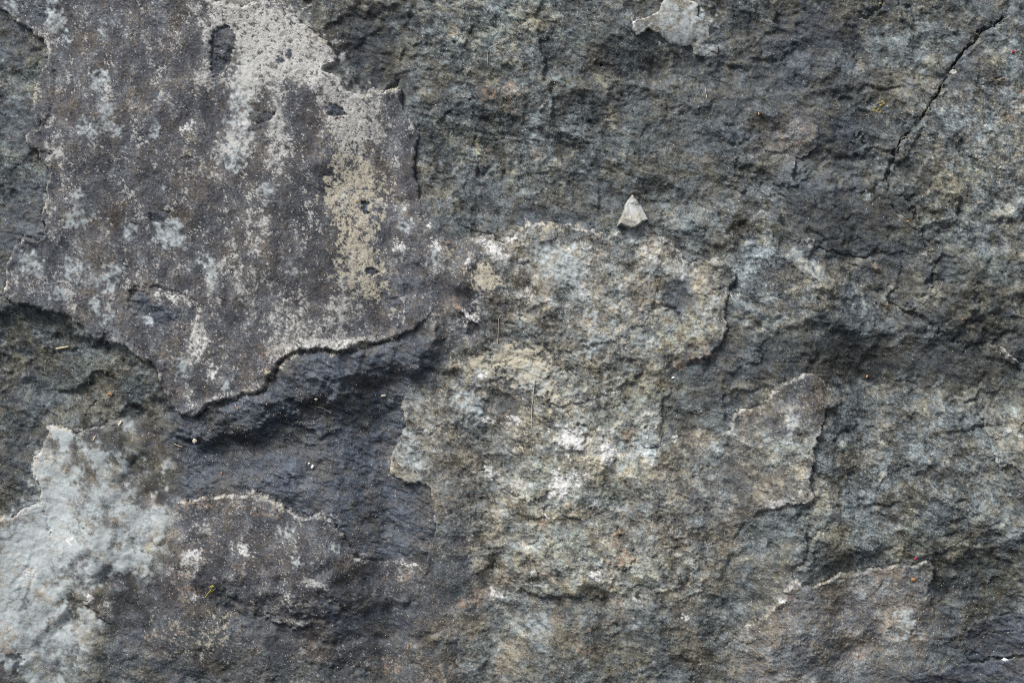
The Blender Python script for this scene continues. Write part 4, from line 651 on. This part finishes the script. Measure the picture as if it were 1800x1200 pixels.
def top_at(u, v, r=1):
    i = int(round((v - V0) / ST)); j = int(round((u - U0) / ST))
    return float(TOP[i - r:i + r + 1, j - r:j + r + 1].max())

# ------------------------------------------------------------------ loose things lying on the rock
def plain(name, c1, c2, rough=0.8, scale=900):
    m = bpy.data.materials.new(name); m.use_nodes = True; nt = m.node_tree; b = nt.nodes['Principled BSDF']
    t = nt.nodes.new('ShaderNodeTexNoise'); t.inputs['Scale'].default_value = scale
    tc = nt.nodes.new('ShaderNodeTexCoord'); nt.links.new(tc.outputs['Object'], t.inputs['Vector'])
    r = nt.nodes.new('ShaderNodeValToRGB'); r.color_ramp.elements[0].position = 0.35; r.color_ramp.elements[1].position = 0.65
    r.color_ramp.elements[0].color = (*c1, 1); r.color_ramp.elements[1].color = (*c2, 1)
    nt.links.new(t.outputs[0], r.inputs[0]); nt.links.new(r.outputs[0], b.inputs['Base Color']); b.inputs['Roughness'].default_value = rough
    return m
STRAW = plain('straw', (0.34, 0.27, 0.16), (0.58, 0.50, 0.34)); LEAF = plain('dry_leaf', (0.20, 0.09, 0.04), (0.36, 0.19, 0.10)); FIBRE = plain('plant_fibre', (0.30, 0.28, 0.23), (0.45, 0.42, 0.36))
CREAM = plain('cream_stone', (0.36, 0.32, 0.24), (0.55, 0.51, 0.42)); WHITE = plain('white_stone', (0.55, 0.55, 0.55), (0.75, 0.75, 0.75)); RED = plain('red_speck', (0.30, 0.012, 0.03), (0.45, 0.03, 0.07)); ORANGE = plain('orange_lichen', (0.30, 0.15, 0.06), (0.46, 0.26, 0.12)); GREEN = plain('yellow_green_stem', (0.16, 0.15, 0.03), (0.32, 0.27, 0.07)); GOLD = plain('golden_lichen', (0.15, 0.12, 0.03), (0.27, 0.22, 0.07))

def finish(o, label, cat, group=None):
    o.matrix_world = R @ o.matrix_basis; o['label'] = label; o['category'] = cat
    if group: o['group'] = group
    return o

def raw(name, co, faces, mat, smooth=True):
    me = bpy.data.meshes.new(name); me.from_pydata([tuple(c) for c in co], [], faces); me.update()
    for p in me.polygons: p.use_smooth = smooth
    me.materials.append(mat); o = bpy.data.objects.new(name, me); scn.collection.objects.link(o); return o

def stick(name, P, rad, mat, lift=0.0, flat=1.0, sides=7, seed=0, sub=5):
    """a stem, splinter or fibre laid over the rock along P (u, v); radius in grid units, ragged ends"""
    rng = np.random.default_rng(seed); Q = []
    for k in range(len(P) - 1):
        for t in np.linspace(0, 1, sub, endpoint=False): Q.append((P[k][0] + (P[k + 1][0] - P[k][0]) * t, P[k][1] + (P[k + 1][1] - P[k][1]) * t))
    Q.append(P[-1]); n = len(Q)
    hs_ = np.array([top_at(*q) for q in Q]); hs_ = np.maximum(hs_, np.interp(np.arange(n), [0, n - 1], [hs_[0], hs_[-1]])); 
    for _ in range(3): hs_ = np.maximum(hs_, np.convolve(np.pad(hs_, 1, mode='edge'), [.25, .5, .25], 'valid'))
    co, fa_ = [], []
    for k, q in enumerate(Q):
        a = np.array(Q[min(k + 1, n - 1)]) - np.array(Q[max(k - 1, 0)]); a = a / (np.hypot(*a) + 1e-9); nx, ny = -a[1], a[0]
        r = rad * (0.85 + 0.3 * rng.random()) * (0.72 if k in (0, n - 1) else 1)
        for i in range(sides):
            t = 2 * math.pi * i / sides
            x = r * math.cos(t); z = r * flat * math.sin(t)
            co.append(((q[0] + nx * x - 900) * S, (600 - q[1] - ny * x) * S, (hs_[k] + lift + rad * flat + z) * S))
    for k in range(n - 1):
        for i in range(sides):
            j = (i + 1) % sides; fa_.append((k * sides + i, k * sides + j, (k + 1) * sides + j, (k + 1) * sides + i))
    fa_ += [tuple(range(sides)), tuple(range((n - 1) * sides, n * sides))[::-1]]
    return raw(name, co, fa_, mat)

def crumb(name, u, v, ru, rv, rz, ang, mat, seed=0, spiky=0.22, nl=5, ns=9):
    rng = np.random.default_rng(seed); co, fa_ = [], []; h = top_at(u, v)
    a = math.radians(ang); c, q = math.cos(a), math.sin(a)
    for k in range(nl):
        ph = math.pi * (k + 0.5) / nl
        for i in range(ns):
            t = 2 * math.pi * i / ns; r = 1 + spiky * (rng.random() * 2 - 1)
            x, y, z = ru * math.sin(ph) * math.cos(t) * r, rv * math.sin(ph) * math.sin(t) * r, rz * math.cos(ph)
            co.append(((u + x * c - y * q - 900) * S, (600 - (v + x * q + y * c)) * S, (h + rz * 0.6 + z) * S))
    for k in range(nl - 1):
        for i in range(ns):
            j = (i + 1) % ns; fa_.append((k * ns + i, (k + 1) * ns + i, (k + 1) * ns + j, k * ns + j))
    fa_ += [tuple(range(ns)), tuple(range((nl - 1) * ns, nl * ns))[::-1]]
    return raw(name, co, fa_, mat, smooth=False)

G = 'bits of straw on the rock'
finish(stick('straw_splinter', pts('90 613 102 611 114 609'), 1.9, STRAW, 0, 0.6, seed=1), 'longest pale straw splinter, lying in the dark hollow at the left edge', 'straw', G)
finish(stick('straw_splinter', pts('206 748 210 739'), 2.1, STRAW, 0, 0.6, seed=2), 'short thick straw splinter on the upper rim of the milky white slab', 'straw', G)
finish(stick('straw_splinter', pts('163 774 168 765'), 1.1, STRAW, 0, 0.6, seed=3), 'short thin straw splinter on the dark top of the milky white slab', 'straw', G)
finish(stick('straw_splinter', pts('302 780 309 783 318 786'), 0.7, STRAW, 0, 0.6, seed=9), 'faint thin straw splinter beside the cream stone crumb', 'straw', G)
G = 'dry plant scraps on the rock'
finish(crumb('leaf_scrap', 188, 693, 5, 2.2, 1.0, 8, LEAF, 4, 0.15), 'rust brown leaf scrap in the dark hollow above the milky white slab', 'leaf scrap', G)
finish(crumb('leaf_scrap', 388, 832, 1.8, 3.4, 0.9, 0, LEAF, 5, 0.15), 'small rust brown leaf scrap on the blue slate above the rusty rim', 'leaf scrap', G)
finish(stick('bud_scale', pts('415 709 417 714 421 718'), 1.3, LEAF, 0, 0.6, seed=6), 'curved brown bud scale just below the tip of the big crusted slab', 'bud scale', G)
finish(stick('needle', pts('717 1134 716 1143'), 1.3, LEAF, 0, 0.7, seed=7), 'short red brown needle on the dark rock at the bottom', 'needle', G)
finish(stick('needle', pts('361 1049 366 1042 373 1034'), 1.2, GREEN, 0, 0.7, seed=8), 'longer yellow green needle on the low crusted slab', 'needle', G)
finish(stick('needle', pts('369 1040 375 1037 380 1033'), 0.9, GREEN, 0.5, 0.7, seed=10), 'thinner yellow green needle crossing the longer one', 'needle', G)
finish(crumb('leaf_scrap', 374, 1029, 4.5, 2.2, 1.0, -10, GREEN, 11, 0.2), 'yellow green leaf scrap at the upper end of the crossed needles', 'leaf scrap', G)
finish(stick('needle', pts('1127 103 1129 108'), 1.1, GOLD, 0, 0.7, seed=12), 'tiny yellow needle in the dark rock under the pale cap', 'needle', G)
G = 'crumbs of stone on the rock'
finish(crumb('stone_crumb', 343, 774, 4, 4.5, 2.2, 0, CREAM, 13), 'cream stone crumb in the dark fold of the slate hollow', 'crumb', G)
finish(crumb('stone_crumb', 549, 820, 2.2, 4, 1.6, 25, WHITE, 14), 'larger white stone crumb on the blue slate', 'crumb', G)
finish(crumb('stone_crumb', 543, 814, 1.6, 1.8, 1.2, 0, WHITE, 15), 'smaller white stone crumb just above the larger one on the blue slate', 'crumb', G)
finish(crumb('stone_crumb', 557, 701, 3, 2.4, 1.6, 0, CREAM, 16), 'cream stone crumb on the dark fold under the big crusted slab', 'crumb', G)
finish(crumb('stone_crumb', 1185, 664, 3.4, 1.8, 1.2, -10, WHITE, 17), 'small white stone crumb right of the middle slab', 'crumb', G)
finish(crumb('stone_crumb', 1772, 1162, 6, 3, 1.6, 10, WHITE, 18, 0.35), 'white stone crumb on the slate bed in the lower right corner', 'crumb', G)
finish(crumb('stone_crumb', 672, 696, 4.5, 2.2, 1.6, -10, CREAM, 19, 0.3), 'flat cream stone crumb near the dusty end of the dark fold', 'crumb', G)
finish(crumb('red_speck', 1779, 92, 3.0, 2.2, 1.4, -20, RED, 20, 0.25), 'bright red speck on the pale speckled block', 'speck', 'red specks')
finish(crumb('red_speck', 1610, 981, 2.4, 2.6, 1.5, 0, RED, 21, 0.25), 'dark red speck just above the rim of the brown grey slab', 'speck', 'red specks')
G = 'orange lichen dots'
finish(crumb('lichen_dot', 1607, 1019, 4.0, 3.2, 1.4, 0, ORANGE, 22, 0.4), 'orange lichen dot on the brown grey slab', 'lichen', G)
finish(crumb('lichen_dot', 1596, 389, 2.0, 1.9, 1.6, 0, ORANGE, 23, 0.3), 'orange lichen dot at the right edge of the thin dark plate', 'lichen', G)
finish(crumb('lichen_dot', 1533, 662, 2.2, 2.6, 1.6, 0, ORANGE, 24, 0.3), 'orange lichen dot on the dark slope right of the middle', 'lichen', G)
finish(crumb('lichen_dot', 627, 354, 2.4, 2.4, 1.2, 0, ORANGE, 25, 0.3), 'orange lichen dot in the cream streak', 'lichen', G)
finish(crumb('lichen_dot', 1546, 8, 2.6, 1.8, 1.4, 0, GOLD, 26, 0.3), 'golden lichen dot in the crack at the top edge', 'lichen', G)
finish(crumb('lichen_dot', 1333, 201, 1.4, 2.4, 1.2, 0, ORANGE, 27, 0.3), 'orange lichen dot above the small brown grey plate', 'lichen', G)
finish(crumb('lichen_dot', 1690, 561, 1.8, 1.4, 1.2, 0, ORANGE, 28, 0.3), 'orange lichen dot at the end of the low right crack', 'lichen', G)
rg_ = np.random.default_rng(77); pco, pfa = [], []                   # one crusty golden patch made of lobes
for (u, v) in [(1545, 180), (1550, 184), (1541, 187), (1546, 191), (1552, 178), (1538, 192), (1549, 196), (1543, 195), (1555, 181)]:
    h = top_at(u, v); k0 = len(pco); ns = 8; r = 1.5 + 1.4 * rg_.random()
    pco.append(((u - 900) * S, (600 - v) * S, (h + 1.0) * S))
    for i in range(ns):
        t = 2 * math.pi * i / ns; q = r * (0.7 + 0.6 * rg_.random())
        pco.append(((u + q * math.cos(t) - 900) * S, (600 - v + q * math.sin(t)) * S, (h - 0.4) * S))
    for i in range(ns): pfa.append((k0, k0 + 1 + i, k0 + 1 + (i + 1) % ns))
finish(raw('lichen_patch', pco, pfa, GOLD), 'golden lichen patch left of the slanting crack', 'lichen', G)
G = 'pale plant fibres clinging to the rock'
for P, r, lab in ((pts('941 658 938 684 935 712 934 750'), 0.55, 'long straight pale fibre hanging over the middle slab'), (pts('875 602 876 580 876 562 880 553 888 553'), 0.5, 'hooked pale fibre at the dark upper left of the middle slab'),
                  (pts('858 86 876 76 896 66'), 0.45, 'pale fibre slanting over the mottled rock at the top'), (pts('1240 153 1241 164 1242 174'), 0.5, 'short upright pale fibre below the pale cap'),
                  (pts('553 714 566 716 576 722 582 726'), 0.5, 'dusty pale fibre on the dark fold of the slate hollow'), (pts('900 848 905 858 908 868'), 0.6, 'short bent pale fibre beside the white lichen of the middle slab'), (pts('858 88 857 104 858 118'), 0.35, 'faint upright pale fibre below the slanting one at the top')):
    finish(stick('fibre', P, r, FIBRE, 0.4, 1.0, 5, seed=int(P[0][0]), sub=8), lab, 'fibre', G)

# grit that has settled in the hollows: far too fine to count
rg_ = np.random.default_rng(5); gco, gfa = [], []
ZN = [(540, 715, 230, 45, 420), (420, 780, 120, 40, 160), (560, 860, 200, 110, 200), (180, 670, 140, 60, 160), (1640, 1060, 120, 70, 90), (1560, 660, 200, 60, 70), (1720, 1100, 120, 60, 50), (620, 1120, 300, 60, 160), (1200, 120, 260, 90, 80), (900, 600, 820, 560, 380)]
for (u, v, su, sv, n) in ZN:
    for _ in range(n):
        a, b = u + su * rg_.uniform(-1, 1), v + sv * rg_.uniform(-1, 1)
        if not (U0 + 20 < a < U1 - 20 and V0 + 20 < b < V1 - 20): continue
        r = 0.35 + 0.75 * rg_.random() ** 2; h = top_at(a, b, 0) + 0.3 * r; k = len(gco); x, y = (a - 900) * S, (600 - b) * S; e = r * S
        f = 0.6 + 0.9 * rg_.random()
        gco += [(x + e, y, h * S), (x, y + e * f, h * S), (x - e, y, h * S), (x, y - e * f, h * S), (x, y, h * S + e), (x, y, h * S - e)]
        gfa += [(k, k + 1, k + 4), (k + 1, k + 2, k + 4), (k + 2, k + 3, k + 4), (k + 3, k, k + 4), (k + 1, k, k + 5), (k + 2, k + 1, k + 5), (k + 3, k + 2, k + 5), (k, k + 3, k + 5)]
o = finish(raw('grit', gco, gfa, CREAM, False), 'fine pale grit settled in the hollows of the rock', 'grit'); o['kind'] = 'stuff'
